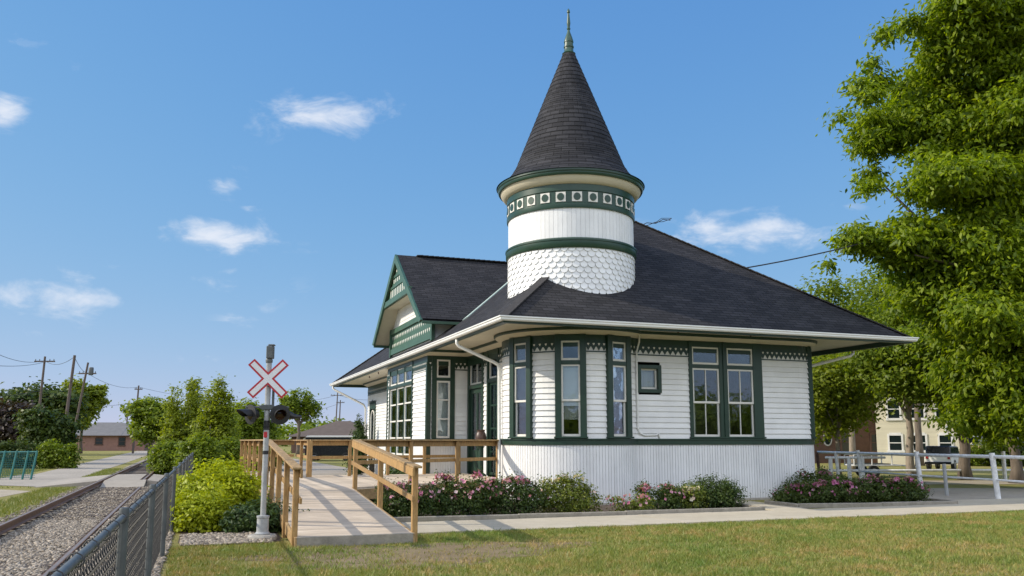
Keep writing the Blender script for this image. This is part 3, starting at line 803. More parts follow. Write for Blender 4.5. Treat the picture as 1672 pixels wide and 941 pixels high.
mb.build('bargeboard',M_dormg,ST)
# upper ornamental panel, three tiers of spindles between rails
f_=((DU+.06,0),(0,1),(-1,0))
def half(z): return (ZD-.2-z)/ds
pan=MB(); pan.fprism(f_,[(vm-half(6.85),6.85),(vm,ZD-.2),(vm+half(6.85),6.85)],-.02,0); 
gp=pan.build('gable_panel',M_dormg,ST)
sp=MB(); rl=MB()
for z0,z1 in((6.86,7.22),(7.36,7.58),(7.72,7.88)):
    h=half(z1)-.10; n=max(2,int(2*h/.24))
    for k in range(n):
        v=vm-h+(k+.5)*2*h/n
        sp.fbox(f_,v-.045,v+.045,-.01,.004,z0+.05,z1-.03)
    rl.fbox(f_,vm-half(z1+.10),vm+half(z1+.10),.0,.03,z1+.01,z1+.10)
rl.fbox(f_,vm-half(6.6),vm+half(6.6),-.03,.09,6.66,6.86)
sp.build('spindles',M_sash,gp); rl.build('rails',M_dormg,gp)
# recessed white wall, its soffit, and the heart band below
DW=-2.75
f2=((DW,0),(0,1),(-1,0))
mb=MB(); mb.fprism(f2,[(4.9,4.85),(4.9,5.98),(vm-(ZD-6.66)/ds+.12,6.66),(vm+(ZD-6.66)/ds-.12,6.66),(11.1,5.98),(11.1,4.85)],-.06,0)
for k in range(5):
    zz=6.02+k*.12; hv=(ZD-.25-zz)/ds; mb.fbox(f2,vm-hv,vm+hv,.002,.012,zz,zz+.012)
mb.build('gable_wall',M_white,ST)
mb=MB(); mb.add([(DU+.06,vm-half(6.7),6.66),(DU+.06,vm+half(6.7),6.66),(DW,vm+half(6.7),6.66),(DW,vm-half(6.7),6.66)],[(0,1,2,3)])
mb.build('gable_soffit',M_cream,ST,solid=.02)
mb=MB()
for v0 in(DV0,DV1):
    mb.add([(DU+.05,v0,ZB-t-.012),(DW,v0,ZB-t-.012),(DW,vm,ZD-t-.012),(DU+.05,vm,ZD-t-.012)],[(0,1,2,3)])
mb.build('eave_lining',M_cream,ST)
mb=MB()
for v0,sg in((4.9,1),(11.1,-1)):
    a,b=sorted((v0,v0+sg*.06)); mb.box(DW,-1.6,a,b,4.9,ZB-.07)
mb.build('gable_cheek',M_white,ST)
mb=MB(); mb.fbox(f2,4.82,11.18,.0,.09,5.78,5.97); mb.fbox(f2,4.82,11.18,.0,.09,4.98,5.20); mb.fbox(f2,4.84,11.16,.0,.02,5.2,5.78)
for v in(4.82,11.06): mb.fbox(f2,v,v+.12,.0,.11,4.9,6.0)
mb.box(DW-.11,DW-.0,4.76,4.815,4.9,ZB-.07)
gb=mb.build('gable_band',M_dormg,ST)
mb=MB()
for k in range(23):
    v=5.09+k*.265
    for zz in(5.64,5.34):
        mb.fprism(f2,[(v-.065,zz+.03),(v,zz-.085),(v+.065,zz+.03),(v+.042,zz+.07),(v,zz+.035),(v-.042,zz+.07)],.018,.024)
mb.build('heart_cutouts',M_sash,gb)
# valley flashing where the near slope meets the main roof
mb=MB(); ub=EU+(ZB-ZE)/RS; ut=EU+(ZD-ZE)/RS
mb.beam((ub+.02,DV0-.16,ZB+.05),(ut+.02,vm-.16,ZD+.05),.26,.05,up=(-.75,0,1)); mb.build('valley_flashing',M_flash,ST)

# ---- round tower
TW=MB(); NT=96; RT=1.80
for k in range(NT):
    pass
tb=MB()
nbd=92
for k in range(nbd):
    ang0=2*PI*k/nbd; ang1=2*PI*(k+1)/nbd; g=.0022
    vs=[]
    for r in (RT-.01,RT+.012):
        for a_ in(ang0+g,ang1-g):
            for z in(7.0,7.95): vs.append((r*math.cos(a_),r*math.sin(a_),z))
    tb.add(vs,[(4,6,7,5),(0,4,5,1),(2,3,7,6)])
tb.lathe([(RT,5.0),(RT,8.6)],NT)
tower=tb.build('tower',M_bead,ST)
# fish-scale shingles
sc=MB(); nsc=54; rows=12
for r_ in range(rows):
    z=6.80-r_*.148
    for k in range(nsc):
        a_=2*PI*(k+.5*(r_%2))/nsc
        c_=(math.cos(a_),math.sin(a_)); tx=(-c_[1],c_[0]); hwid=PI*RT/nsc*.96
        f3=((c_[0]*RT,c_[1]*RT),tx,c_)
        pts=[(hwid,z+.10)]+[(hwid*math.cos(PI*j/8),z-hwid*1.0*math.sin(PI*j/8)) for j in range(9)]+[(-hwid,z+.10)]
        # tilt: the butt stands proud, the head lies flush
        (ox,oy),(txx,tyy),(nx,ny)=f3; o=len(sc.v)
        jit=random.uniform(-.004,.004)
        for rr in (0,1):
            for x,zz in pts:
                e=(.008+.038*(z+.10-zz)/.22)+jit if rr==0 else -.005
                cur=-(x*x)/(2*RT)
                sc.v.append((ox+txx*x+nx*(e+cur),oy+tyy*x+ny*(e+cur),zz))
        m=len(pts); sc.f.append(tuple(o+j for j in range(m))[::-1])
        for j in range(m): j2=(j+1)%m; sc.f.append((o+j,o+j2,o+m+j2,o+m+j))
sc.build('scallop_shingles',M_bead,tower)
mb=MB(); mb.lathe([(RT,6.80),(RT+.06,6.80),(RT+.085,6.84),(RT+.085,6.98),(RT+.10,7.0),(RT+.10,7.04),(RT+.06,7.07),(RT,7.09)],NT); mb.build('middle_band',M_greenl,tower,smooth='auto')
mb=MB(); mb.lathe([(RT,7.90),(RT+.05,7.90),(RT+.06,7.95),(RT+.06,8.02),(RT+.03,8.04),(RT+.03,8.36),(RT+.055,8.38),(RT+.055,8.56),(RT,8.56)],NT); frz=mb.build('tower_frieze',M_greenl,tower,smooth='auto')
sq=MB(); dc=MB(); n26=26
for k in range(n26):
    a_=2*PI*(k+.5)/n26+R(VIEW)-.02
    c_=(math.cos(a_),math.sin(a_)); f3=((c_[0]*(RT+.03),c_[1]*(RT+.03)),(-c_[1],c_[0]),c_)
    sq.fbox(f3,-.135,.135,-.02,.016,8.07,8.34)
    dc.fprism(f3,[(.098*math.cos(2*PI*j/20),8.205+.105*math.sin(2*PI*j/20)) for j in range(20)],.0165,.030)
s_=sq.build('frieze_squares',M_sash,frz); s_=dc.build('frieze_discs',M_greenl,frz)
mb=MB(); mb.lathe([(RT+.04,8.56),(RT+.09,8.57),(RT+.15,8.61),(RT+.21,8.69),(RT+.245,8.76),(RT+.25,8.79)],NT); mb.build('cornice_cove',M_cream,tower,smooth=True)
mb=MB(); mb.lathe([(RT+.23,8.76),(RT+.29,8.765),(RT+.31,8.80),(RT+.31,8.84),(RT+.335,8.87),(RT+.335,8.93),(RT+.28,8.95)],NT); mb.build('cornice_rim',M_greenl,tower,smooth='auto')
# cone with a bell-cast foot, each course a real step
prof=[(RT+.35,8.93),(1.93,9.06),(1.76,9.24),(1.60,9.50)]
zt,rt=13.15,.165
nn=22
for k in range(1,nn+1): prof.append((1.60+(rt-1.60)*k/nn, 9.50+(zt-9.50)*k/nn))
dense=[]; 
Ls=[0]
for i in range(1,len(prof)): Ls.append(Ls[-1]+math.dist(prof[i],prof[i-1]))
def pat(d):
    for i in range(1,len(prof)):
        if d<=Ls[i]+1e-9:
            q=(d-Ls[i-1])/(Ls[i]-Ls[i-1]); return (prof[i-1][0]+(prof[i][0]-prof[i-1][0])*q, prof[i-1][1]+(prof[i][1]-prof[i-1][1])*q)
    return prof[-1]
d=0
while d<Ls[-1]-.02:
    r_,z_=pat(d); dense.append((r_+.014,z_-.002)); r2,z2=pat(min(d+.163,Ls[-1])); dense.append((r2+.002,z2)); d+=.165
mb=MB(); mb.lathe(dense,NT,uvm=True); mb.build('cone_roof',M_cone,tower,smooth=False)
mb=MB(); mb.lathe([(0.170,13.10),(0.205,13.14),(0.160,13.18),(0.144,13.20),(0.133,13.32),(0.152,13.335),(0.152,13.37),(0.136,13.38),(0.129,13.49),(0.144,13.50),(0.140,13.55),(0.094,13.70),(0.047,13.83),(0.035,13.90),(0.055,13.93),(0.055,13.96),(0.039,13.98),(0.051,14.08),(0.056,14.12),(0.035,14.36),(0.027,14.44),(0.047,14.46),(0.048,14.50),(0.027,14.56),(0.000,14.60)],20); mb.build('finial',M_copper,tower,smooth='auto')

# ================================================================== RAMP AND PLATFORM
RP = Thing('wooden_ramp','brown timber ramp and platform with post-and-rail railings rising to the station door','ramp',(-7.5,-8.0,0),plan=True)
RL,RR=-8.45,-6.62
V0r,V1r=-8.2,-2.5
def dz(v):                        # deck height along the ramp
    if v<=V0r: return .16
    if v>=V1r: return .60
    return .16+(.60-.16)*(v-V0r)/(V1r-V0r)
mb=MB()
v=V0r
while v<V1r-.01:
    v2=min(v+.14,V1r); z0,z1=dz(v),dz(v2-.006)
    mb.add([(RL,v,z0-.038),(RR,v,z0-.038),(RR,v2-.006,z1-.038),(RL,v2-.006,z1-.038),(RL,v,z0),(RR,v,z0),(RR,v2-.006,z1),(RL,v2-.006,z1)],[(0,3,2,1),(4,5,6,7),(0,1,5,4),(1,2,6,5),(2,3,7,6),(3,0,4,7)])
    v+=.14
# landing boards: front edge skews from the ramp to the round bay
def front(u): return V1r+(u-RR)*(.55-V1r)/(-1.93-RR) if u>RR else V1r
u=RL; 
while u<-1.75:
    u2=min(u+.14,-1.75); a,b=front(u),front(u2)
    c=7.6 if u<-6.8 else (4.78+.0*(u) if u<-1.52 else 4.7)
    if -2.98<u: c=4.86
    mb.prism([(u,a),(u2-.006,b),(u2-.006,c),(u,c)],.562,.60)
    u+=.14
mb.build('deck',M_deck,RP)
mb=MB()
mb2=MB(); mb2.box(RL-.02,RR+.02,V0r-.06,V0r-.002,-.02,.158); mb2.build('toe_board',M_curb,RP,bevel=.006)
for x in(RL-.045,RR+.003):
    mb.add([(x,V0r-.06,-.03),(x+.042,V0r-.06,-.03),(x+.042,V1r,.36),(x,V1r,.36),(x,V0r-.06,.155),(x+.042,V0r-.06,.155),(x+.042,V1r,.594),(x,V1r,.594)],[(0,3,2,1),(4,5,6,7),(0,1,5,4),(1,2,6,5),(2,3,7,6),(3,0,4,7)])
mb.beam((RR+.05,V1r-.02,.556),(-1.95,.50,.556),.045,.24); mb.box(RL-.045,RL-.002,V1r,7.6,.34,.594)
mb.build('fascia',M_woodr,RP,bevel=.005)
HR=1.08
def railrun(pts, np_, gz, cap=True, skip_last=False, skip_first=False):
    """pts: (u,v) ends; np_ posts; gz: ground height per end for the posts"""
    (ua,va),(ub,vb)=pts; mb=MB(); k0=1 if skip_first else 0
    for k in range(k0,np_-(1 if skip_last else 0)):
        q=k/(np_-1); x=ua+(ub-ua)*q; y=va+(vb-va)*q; zt=dz(y) if (ua<RR+.1 and ub<RR+.1) else .60
        m=MB(); s=.045
        m.box(x-s,x+s,y-s,y+s,(zt-.30 if gz is None else gz) if zt>.3 else -.02, zt+HR-.135)
        m.build('post',M_wood,RP,bevel=.006)
    za=dz(va)if(ua<RR+.1 and ub<RR+.1)else .60; zb=dz(vb)if(ua<RR+.1 and ub<RR+.1)else .60
    return za,zb
def rails(pts3, off=0):
    """pts3: list of (u,v,z deck)"""
    m=MB(); m2=MB(); m3=MB()
    for (a,b) in zip(pts3[:-1],pts3[1:]):
        A_=(a[0],a[1],a[2]+HR); B_=(b[0],b[1],b[2]+HR)
        m.beam(A_,B_,.15,.036)
        dx,dy=b[0]-a[0],b[1]-a[1]; l=math.hypot(dx,dy); nx,ny=dy/l*off,-dx/l*off
        m3.beam((a[0]+nx,a[1]+ny,a[2]+HR-.037),(b[0]+nx,b[1]+ny,b[2]+HR-.037),.04,.135)
        m2.beam((a[0]+nx,a[1]+ny,a[2]+.60),(b[0]+nx,b[1]+ny,b[2]+.60),.04,.09)
    m.build('handrail',M_woodr,RP,bevel=.006); m3.build('rail_board',M_wood,RP,bevel=.005); m2.build('mid_rail',M_wood,RP,bevel=.005)
# left railing up the ramp and on along the landing
LX=RL-.04
for k in range(5): 
    y=V0r+.06+k*(V1r-V0r-.06)/4; m=MB(); m.box(LX-.045,LX+.045,y-.045,y+.045,-.02 if y<-4 else .1,dz(y)+HR-.037); m.build('post',M_wood,RP,bevel=.006)
for k in range(1,6):
    y=V1r+k*(7.5-V1r)/5; m=MB(); m.box(LX-.045,LX+.045,y-.045,y+.045,.0,.60+HR-.037); m.build('post',M_wood,RP,bevel=.006)
rails([(LX,V0r-.08,dz(V0r)-.005),(LX,V1r,.60),(LX,7.55,.60)],.066)
# right railing of the ramp
RX=RR+.06
for k in range(3):
    y=V0r+.08+k*(V1r-V0r-.16)/2; m=MB(); m.box(RX-.047,RX+.047,y-.047,y+.047,-.02,dz(y)+HR-.037); m.build('post',M_wood,RP,bevel=.006)
rails([(RX,V0r-.1,dz(V0r)-.005),(RX,V1r-.05,.60)],-.066)
# front railing of the platform
fa,fb=(RR+.14,V1r+.05),(-2.07,.45)
for k in range(1,4):
    q=k/3; x,y=fa[0]+(fb[0]-fa[0])*q,fa[1]+(fb[1]-fa[1])*q; m=MB(); m.box(x-.045,x+.045,y-.045,y+.045,.3,.60+HR-.037); m.build('post',M_wood,RP,bevel=.006)
rails([(fa[0],fa[1],.60),(fb[0],fb[1],.60)],-.066)
# back railing
for pts,n,sk in (([( -6.8,3.6),(-1.9,4.72)],5,0),([( -6.8,7.5),(-6.8,3.6)],3,1),([(LX,7.55),(-6.8,7.55)],3,1)):
    (ua,va),(ub,vb)=pts
    for k in range(sk,n-(1 if sk else 0)):
        q=k/(n-1); x,y=ua+(ub-ua)*q,va+(vb-va)*q; s=.075 if (abs(x+6.8)<.01 and abs(y-3.6)<.01) else .045
        m=MB(); m.box(x-s,x+s,y-s,y+s,.0,.60+HR-.037); m.build('post',M_wood,RP,bevel=.006)
    rails([(ua,va,.60),(ub,vb,.60)],-.066)

# ================================================================== CROSSING SIGNAL
SG=Thing('crossing_signal','railway crossing signal with red-edged white crossbuck and two hooded lamps beside the ramp','signal',(-4.19,14.75,0))
sx,sy=-4.19,14.75
m=MB(); m.lathe([(.24,-.05),(.24,.06),(.22,.09),(.0,.09)],24,(sx,sy)); m.build('concrete_footing',M_conc,SG)
m=MB(); m.lathe([(.115,.09),(.125,.11),(.10,.14),(.095,.36),(.105,.37),(.105,.40),(.05,.41)],24,(sx,sy)); m.build('mast_base',M_post,SG,smooth='auto')
m=MB(); m.tube([(sx,sy,.40),(sx,sy,3.10)],.046,14); m.build('mast',M_post,SG,smooth='auto')
m=MB(); m.lathe([(.055,2.98),(.06,3.0),(.06,3.03),(.05,3.05)],16,(sx,sy)); m.box(sx-.04,sx+.07,sy-.07,sy+.07,3.05,3.27); m.box(sx-.02,sx+.09,sy-.05,sy+.05,3.27,3.30); m.build('bell_box',M_steel,SG,bevel=.012)
m=MB()
for z,h_ in((1.93,.06),(1.86,.03),(1.45,.03)): m.tube([(sx,sy,z-h_),(sx,sy,z+h_)],.049,14)
m.build('mast_bands',M_black,SG)
m=MB(); m.box(sx-.03,sx+.03,sy-.056,sy-.04,1.70,1.80); m.build('mast_stripe',M_red,SG,bevel=.01)
SD=(math.sin(R(10)),-math.cos(R(10)))    # crossbuck faces nearly toward the camera
f4=((sx+SD[0]*.07,sy+SD[1]*.07),(-SD[1],SD[0]),SD)
def xpoly(L,W,cz):
    out=[]
    for k in range(4):
        a_=R(45+90*k); d_=(math.cos(a_),math.sin(a_)); n_=(-d_[1],d_[0])
        out+= [(d_[0]*L+n_[0]*-W,cz+d_[1]*L+n_[1]*-W),(d_[0]*L+n_[0]*W,cz+d_[1]*L+n_[1]*W)]
        a2=R(90+90*k); out.append((math.cos(a2)*W*1.41421,cz+math.sin(a2)*W*1.41421))
    return out
ZX=2.70
m=MB(); m.fprism(f4,xpoly(.405,.075,ZX),0,.012); cb=m.build('crossbuck',M_red,SG)
m=MB(); m.fprism(f4,xpoly(.375,.043,ZX),.0125,.017); m.build('crossbuck_face',M_signw,cb)
m=MB(); m.fprism(f4,[(.014*math.cos(2*PI*j/10),ZX-.12+.014*math.sin(2*PI*j/10)) for j in range(10)],.0172,.028); m.build('sign_bolt',M_steel,cb)
# lamp arm
m=MB(); m.fprism(f4,[(-.17,2.215),(-.08,2.17),(.08,2.17),(.17,2.215),(.08,2.26),(-.08,2.26)],-.13,-.0); m.fbox(f4,-.36,.36,-.09,-.05,2.20,2.235); m.fbox(f4,.07,.11,-.1,-.05,1.95,2.55); m.build('lamp_bracket',M_steel,SG,bevel=.008)
def lamp(px,ang,zc):
    d_=(math.sin(R(ang)),-math.cos(R(ang)),-.06); o=Vector((f4[0][0]+f4[1][0]*px,f4[0][1]+f4[1][1]*px,zc)); D=Vector(d_).normalized(); S=D.cross(Vector((0,0,1))).normalized(); U=S.cross(D)
    def ring(r,e): return [o+D*e+(S*math.cos(2*PI*k/28)+U*math.sin(2*PI*k/28))*r for k in range(28)]
    m=MB()
    rs=[ring(.02,-.16),ring(.08,-.13),ring(.09,-.03),ring(.165,-.02),ring(.170,.0),ring(.09,.006),ring(.088,.002)]
    for q in rs: m.v+=[tuple(p) for p in q]
    for i in range(len(rs)-1):
        for k in range(28): m.f.append((i*28+k,i*28+(k+1)%28,(i+1)*28+(k+1)%28,(i+1)*28+k))
    lp=m.build('signal_lamp',M_black,SG)
    m=MB(); q=ring(.089,.004); c=o+D*.03; m.v=[tuple(c)]+[tuple(p) for p in q]; m.f=[(0,1+k,1+(k+1)%28) for k in range(28)]
    m.build('lens',M_lens,lp,smooth=True)
    m=MB()   # hood: three quarter sleeve sloping out over the lens
    n=20; o_=len(m.v)
    for k in range(n+1):
        t_=-.35+(PI+.7)*k/n; e=.25*(.35+.65*max(0,math.sin((t_+.35)/(PI+.7)*PI)))
        for (r,ee) in((.094,0),(.098,e)): m.v.append(tuple(o+D*ee+(S*math.cos(t_)+U*math.sin(t_))*r))
    for k in range(n): m.f.append((2*k,2*k+1,2*k+3,2*k+2))
    m.build('hood',M_black,lp,solid=.006)
lamp(-.27,-40,2.09); lamp(.22,22,2.09)
m=MB(); m.tube([tuple(Vector((sx,sy,2.05))+Vector((f4[1][0],f4[1][1],0))*t_+Vector((0,.12,0))) for t_ in(.30,.42,.50)],[.03,.03,.02],8); m.tube([(sx+.33,sy+.14,2.10),(sx+.43,sy+.16,2.06),(sx+.55,sy+.18,2.06)],[.06,.045,.02],8); m.build('rear_lamp_mount',M_black,SG)

# ================================================================== CHAIN-LINK FENCE
fu=lambda v: -10.55+(v+18)*.0175
V_A,V_B=-23.0,17.0
FN=Thing('chain_link_fence','grey chain-link fence with a pipe top rail running between the ballast and the shrubs','fence',(fu(-18),-18,0),plan=True)
HF=1.12
m=MB(); m.tube([(fu(v),v,HF) for v in np.linspace(V_A,V_B,24)],.022,10); m.build('top_rail',M_steel,FN,smooth=True)
k=0
for v in [-19.7]+list(np.arange(-15.5,17,3.4)):
    m=MB(); x=fu(v)
    m.tube([(x,v,-.05),(x,v,HF+.03)],.033,10); m.lathe([(.034,HF+.0),(.034,HF+.045),(.03,HF+.06),(0,HF+.066)],12,(x,v)); m.build('post',M_steel,FN,smooth='auto')
def chain(fn,v0,v1,h,pitch,r,name,mat,root,zb=.03,phase=True):
    n=int((v1-v0)/pitch); rowsn=int((h-zb)/(pitch))
    V=[];F=[];o=0
    zs=np.linspace(zb,h,rowsn*1+1)
    for i in range(n):
        vc=v0+i*pitch
        for j,z in enumerate(zs):
            y=vc+(pitch/2*1.02 if (j+i)%2 else -pitch/2*1.02); x=fn(y)+(.010 if j%2 else -.010)
            for t_ in (0,2.1,4.2): V.append((x+r*math.cos(t_),y+r*math.sin(t_)*.7,z+r*.7*math.sin(t_)))
        for j in range(len(zs)-1):
            for q in range(3):
                q2=(q+1)%3; F.append((o+j*3+q,o+j*3+q2,o+j*3+3+q2,o+j*3+3+q))
        o+=len(zs)*3
    V=np.array(V)-np.array(root.org)
    return mesh_from_np(name,V,np.array(F),mat,root.o)
chain(lambda v: fu(v)-.045,-22.5,17,HF-.01,.054,.0045,'wire_mesh',M_wire,FN)
m=MB()
for v in np.arange(-22.3,-8,.55):
    x=fu(v); m.tube([(x+.035*math.cos(t_),v+.01*t_,HF+.035*math.sin(t_)) for t_ in np.linspace(0,6.6,10)],.004,4)
m.build('tie_wires',M_wire,FN)

# ================================================================== RAILWAY TRACK
TR=Thing('railway_track','rusty railway track on grey ballast running away past the far crossing','track',(-12.4,-10,0),plan=True)
for u0 in(-13.1,-11.66):
    zo=(lambda v: 0.0) if u0<-12 else (lambda v: -.165 if v<11.7 else (0.0 if v>13.1 else -.165+.165*(v-11.7)/1.4))
    m=MB(); 
    pr=[(-.065,.06),(.065,.06),(.065,.075),(.012,.095),(.012,.16),(.036,.17),(.036,.205),(-.036,.205),(-.036,.17),(-.012,.16),(-.012,.095),(-.065,.075)]
    o=0; vs=[-24,-10,0,20,60,110,160]
    cv=lambda v: 0 if v<45 else (v-45)**2*.0011
    vs=list(np.linspace(-24,4,6))+[9,11.7,13.1]+list(np.linspace(18,45,6))+list(np.linspace(50,160,20))
    for v in vs: m.v+=[(u0+a+cv(v),v,b+zo(v)) for a,b in pr]
    for i in range(len(vs)-1):
        for j in range(12): m.f.append((i*12+j,i*12+(j+1)%12,(i+1)*12+(j+1)%12,(i+1)*12+j))
    rl_=m.build('rail',M_rail,TR)
    m=MB(); 
    for v in vs: m.v+=[(u0-.026+cv(v),v,.2065+zo(v)),(u0+.026+cv(v),v,.2065+zo(v))]
    for i in range(len(vs)-1): m.f.append((2*i,2*i+1,2*i+3,2*i+2))
    m.build('rail_head',M_railtop,rl_)
for k in range(90):
    v=-16+k*.62
    if 12.8<v<19.4: continue
    m=MB(); j=random.uniform(-.04,.04); m.box(-13.65+j,-11.1+j,v-.11,v+.11,-.12,.028+random.uniform(-.02,.006)); m.build('sleeper',M_tie,TR,bevel=.012)

# ================================================================== GROUND
def sheet(name, poly, z, mat, plan=True):
    pts=[(*w(a,b),z) for a,b in poly] if plan else [(a,b,z) for a,b in poly]
    m=MB(); m.add(pts,[tuple(range(len(pts)))]); o=m.build(name,mat); return structure(o)
sheet('ground',[(-900,-60),(900,-60),(900,1500),(-900,1500)],0,G_lawn,False)
sheet('ballast',[(-13.8,-26),(fu(-26)+.0,-26),(fu(17),17),(-10.2,40),(-10.2,150),(-13.9,150),(-13.8,30),(-13.8,0)],.004,G_ballast)
sheet('road',[(-17.1,19.5),(-14.6,19.5),(-14.5,45),(-14.6,130),(-18,130),(-17.4,45)],.010,G_asph)
sheet('side_road',[(-14.9,12.8),(-17,15.0),(-27,18.9),(-48,27),(-48,30),(-27,22),(-19,20.5),(-17.6,26),(-14.6,22),(-14.9,19.6)],.014,G_asph)
m=MB()
m.prism([w(-12.98,13.0),w(-11.80,13.0),w(-11.80,19.3),w(-12.98,19.3)],-.05,.196)
for p in ([(-12.98,11.2,.0),(-11.55,11.2,.05),(-11.55,12.99,.215),(-12.98,12.99,.19)],[(-12.98,19.31,.19),(-11.80,19.31,.19),(-11.80,20.8,.0),(-12.98,20.8,.0)],[(-15.2,12.7,.012),(-13.2,13.0,.19),(-13.2,19.3,.19),(-15.2,19.6,.012)],[(-11.52,13.0,.19),(-10.2,12.6,.03),(-10.2,19.2,.03),(-11.52,19.3,.19)]):
    q=[(*w(a_,b_),c_) for a_,b_,c_ in p]; m.add(q+[(x_,y_,-.03) for x_,y_,z_ in q],[(0,1,2,3),(0,4,5,1),(1,5,6,2),(2,6,7,3),(3,7,4,0)])
structure(m.build('crossing_road',G_asph))
sheet('dirt_path',[(-14.9,10.2),(-15.4,5.6),(-26,9),(-40,14),(-40,21),(-26,15.8),(-16.8,12.6)],.006,G_track)
sheet('mulch_bed',[(-10.2,-7.0),(-8.55,-7.3),(-8.55,7),(-9.9,9)],.008,M_mulch)
sheet('gravel_lot',[(-9.6,6.5),(-1.0,4.9),(-1.0,60),(-10,70)],.006,G_lot)
sheet('planting_soil',[(-6.5,-4.5),(2.9,-4.9),(2.9,-1.5),(-6.5,-1.0)],.009,M_mulch)
sheet('planting_soil',[(4.0,-4.6),(8.6,-5.0),(8.9,-1.0),(6.0,-.6)],.009,M_mulch)
st0=np.random.default_rng(21); PB=[]
for k in range(40):
    an=2*PI*k/40; q=1+.16*math.sin(3*an+.7)+.12*math.sin(7*an)+st0.uniform(-.06,.06); PB.append((-6.9+2.5*q*math.cos(an), min(-8.27,-9.6+1.3*q*math.sin(an))))
sheet('bare_soil',PB,.004,G_dirt)
# sidewalk slabs
m=MB(); u=-6.45; k=0
while u<17:
    L=1.9; m.prism([w(u+.006,-7.05),w(u+L-.006,-7.05),w(u+L-.006,-5.05),w(u+.006,-5.05)],-.03,.030+random.uniform(-.003,.003)); u+=L
m.prism([w(2.95,-5.04),w(3.95,-5.04),w(4.3,-2.2),w(2.95,-1.8)],-.03,.027)
m.prism([w(8.7,-5.04),w(17,-5.04),w(17,-4.2),w(9.2,-3.8)],-.03,.025)
structure(m.build('sidewalk',G_conc))
# low weathered kerbs round the beds
def kerb(pts):
    m=MB()
    for a,b in zip(pts[:-1],pts[1:]):
        p,q=w(*a),w(*b); m.beam((p[0],p[1],.115),(q[0],q[1],.105),.11,.13)
    return structure(m.build('bed_kerb',M_curb,bevel=.012))
kerb([(-6.35,-4.75),(-3.5,-4.9),(-1.0,-4.98),(2.6,-4.98)]); kerb([(2.65,-4.98),(2.85,-3.4)])
kerb([(4.05,-3.2),(4.05,-4.5),(6.3,-4.85),(8.6,-5.0)]); kerb([(8.62,-5.0),(8.9,-3.6)])
# right side: gravel drive, far path
sheet('gravel_drive',[(9.0,22.2),(40,24.5),(40,31),(13.0,30.5),(10.5,26)],.008,G_lot,False)
sheet('path',[(13.0,33.0),(70,35.0),(70,37.2),(14,36.2)],.010,G_track,False)

# loose stones
def stones(name,P,size,label):
    n=len(P); base=np.array([(1,0,0),(-1,0,0),(0,1,0),(0,-1,0),(0,0,1),(0,0,-1)],float)
    base=np.array([(.9,.2,.1),(-.8,.3,-.1),(.1,.9,.2),(-.1,-.9,.1),(.1,.1,.8),(-.1,0,-.8),(.55,-.6,.3),(-.5,-.5,.35)])
    s=(size*(.5+1.0*rng.random(n)**2))[:,None,None]; sc_=rng.uniform(.6,1.2,(n,1,3))*np.array([1,1,.62])
    a=rng.random(n)*2*PI; c,s2=np.cos(a),np.sin(a)
    B=base[None]*sc_*s+rng.normal(size=(n,8,3))*s*.10
    X=B[:,:,0]*c[:,None]-B[:,:,1]*s2[:,None]; Y=B[:,:,0]*s2[:,None]+B[:,:,1]*c[:,None]; B=np.stack([X,Y,B[:,:,2]],2)
    V=(P[:,None,:]+B).reshape(-1,3)
    f=np.array([(0,2,4),(2,1,4),(1,7,4),(7,3,4),(3,6,4),(6,0,4),(2,0,5),(1,2,5),(7,1,5),(3,7,5),(6,3,5),(0,6,5)])
    F=(np.arange(n)*8)[:,None,None]+f[None]
    o=mesh_from_np(name,V,F.reshape(-1,3),M_stone); stuff(o,label,'gravel'); return o
def plan_pts(n,u0,u1,v0,v1,z,dens=None):
    U=rng.uniform(u0,u1,n); V_=v0+(v1-v0)*rng.random(n)**1.0
    if dens is not None:
        k=dens(U,V_); U,V_=U[k],V_[k]
    X=CX+U*CP-V_*SP; Y=CY+U*SP+V_*CP
    return np.stack([X,Y,np.full(len(X),z)],1)
onrail=lambda U,V_: (np.abs(U+13.1)>.09)&(np.abs(U+11.66)>.07)&((V_<12.4)|(V_>19.9))&(U<-10.5+(V_+18)*.0175)
stones('ballast_stones',np.concatenate([plan_pts(42000,-13.8,-10.2,-16,-2,.018,onrail),plan_pts(16000,-13.8,-10.2,-2,22,.02,onrail)]),.033,'loose grey ballast stones lying round the railway track')
stones('bed_stones',plan_pts(3600,-10.15,-8.75,-7.5,-5.9,.02),.045,'pale river stones spread below the shrubs by the signal')

# lawn blades
def blades(n,u0,u1,v0,v1,hgt,wid,keep,name,label,mat=None):
    U=rng.uniform(u0,u1,n); V_=rng.uniform(v0,v1,n); k=keep(U,V_); U,V_=U[k],V_[k]; n=len(U)
    X=CX+U*CP-V_*SP; Y=CY+U*SP+V_*CP
    # patchy height
    pt=.5+.5*np.sin(X*1.3+.7*np.sin(Y*1.9))*np.sin(Y*1.1+.8*np.sin(X*.9))
    h=hgt*(.45+.5*rng.random(n)+.5*pt); a=rng.random(n)*2*PI; wv=wid*(.6+.8*rng.random(n))
    dx,dy=np.cos(a)*wv,np.sin(a)*wv; lx,ly=rng.normal(size=n)*h*.55,rng.normal(size=n)*h*.55
    z=np.zeros(n)
    V=np.stack([np.stack([X-dx,Y-dy,z],1),np.stack([X+dx,Y+dy,z],1),np.stack([X+lx,Y+ly,h],1)],1).reshape(-1,3)
    o=mesh_from_np(name,V,np.arange(3*n).reshape(n,3),mat or L_grass); stuff(o,label,'grass'); return o
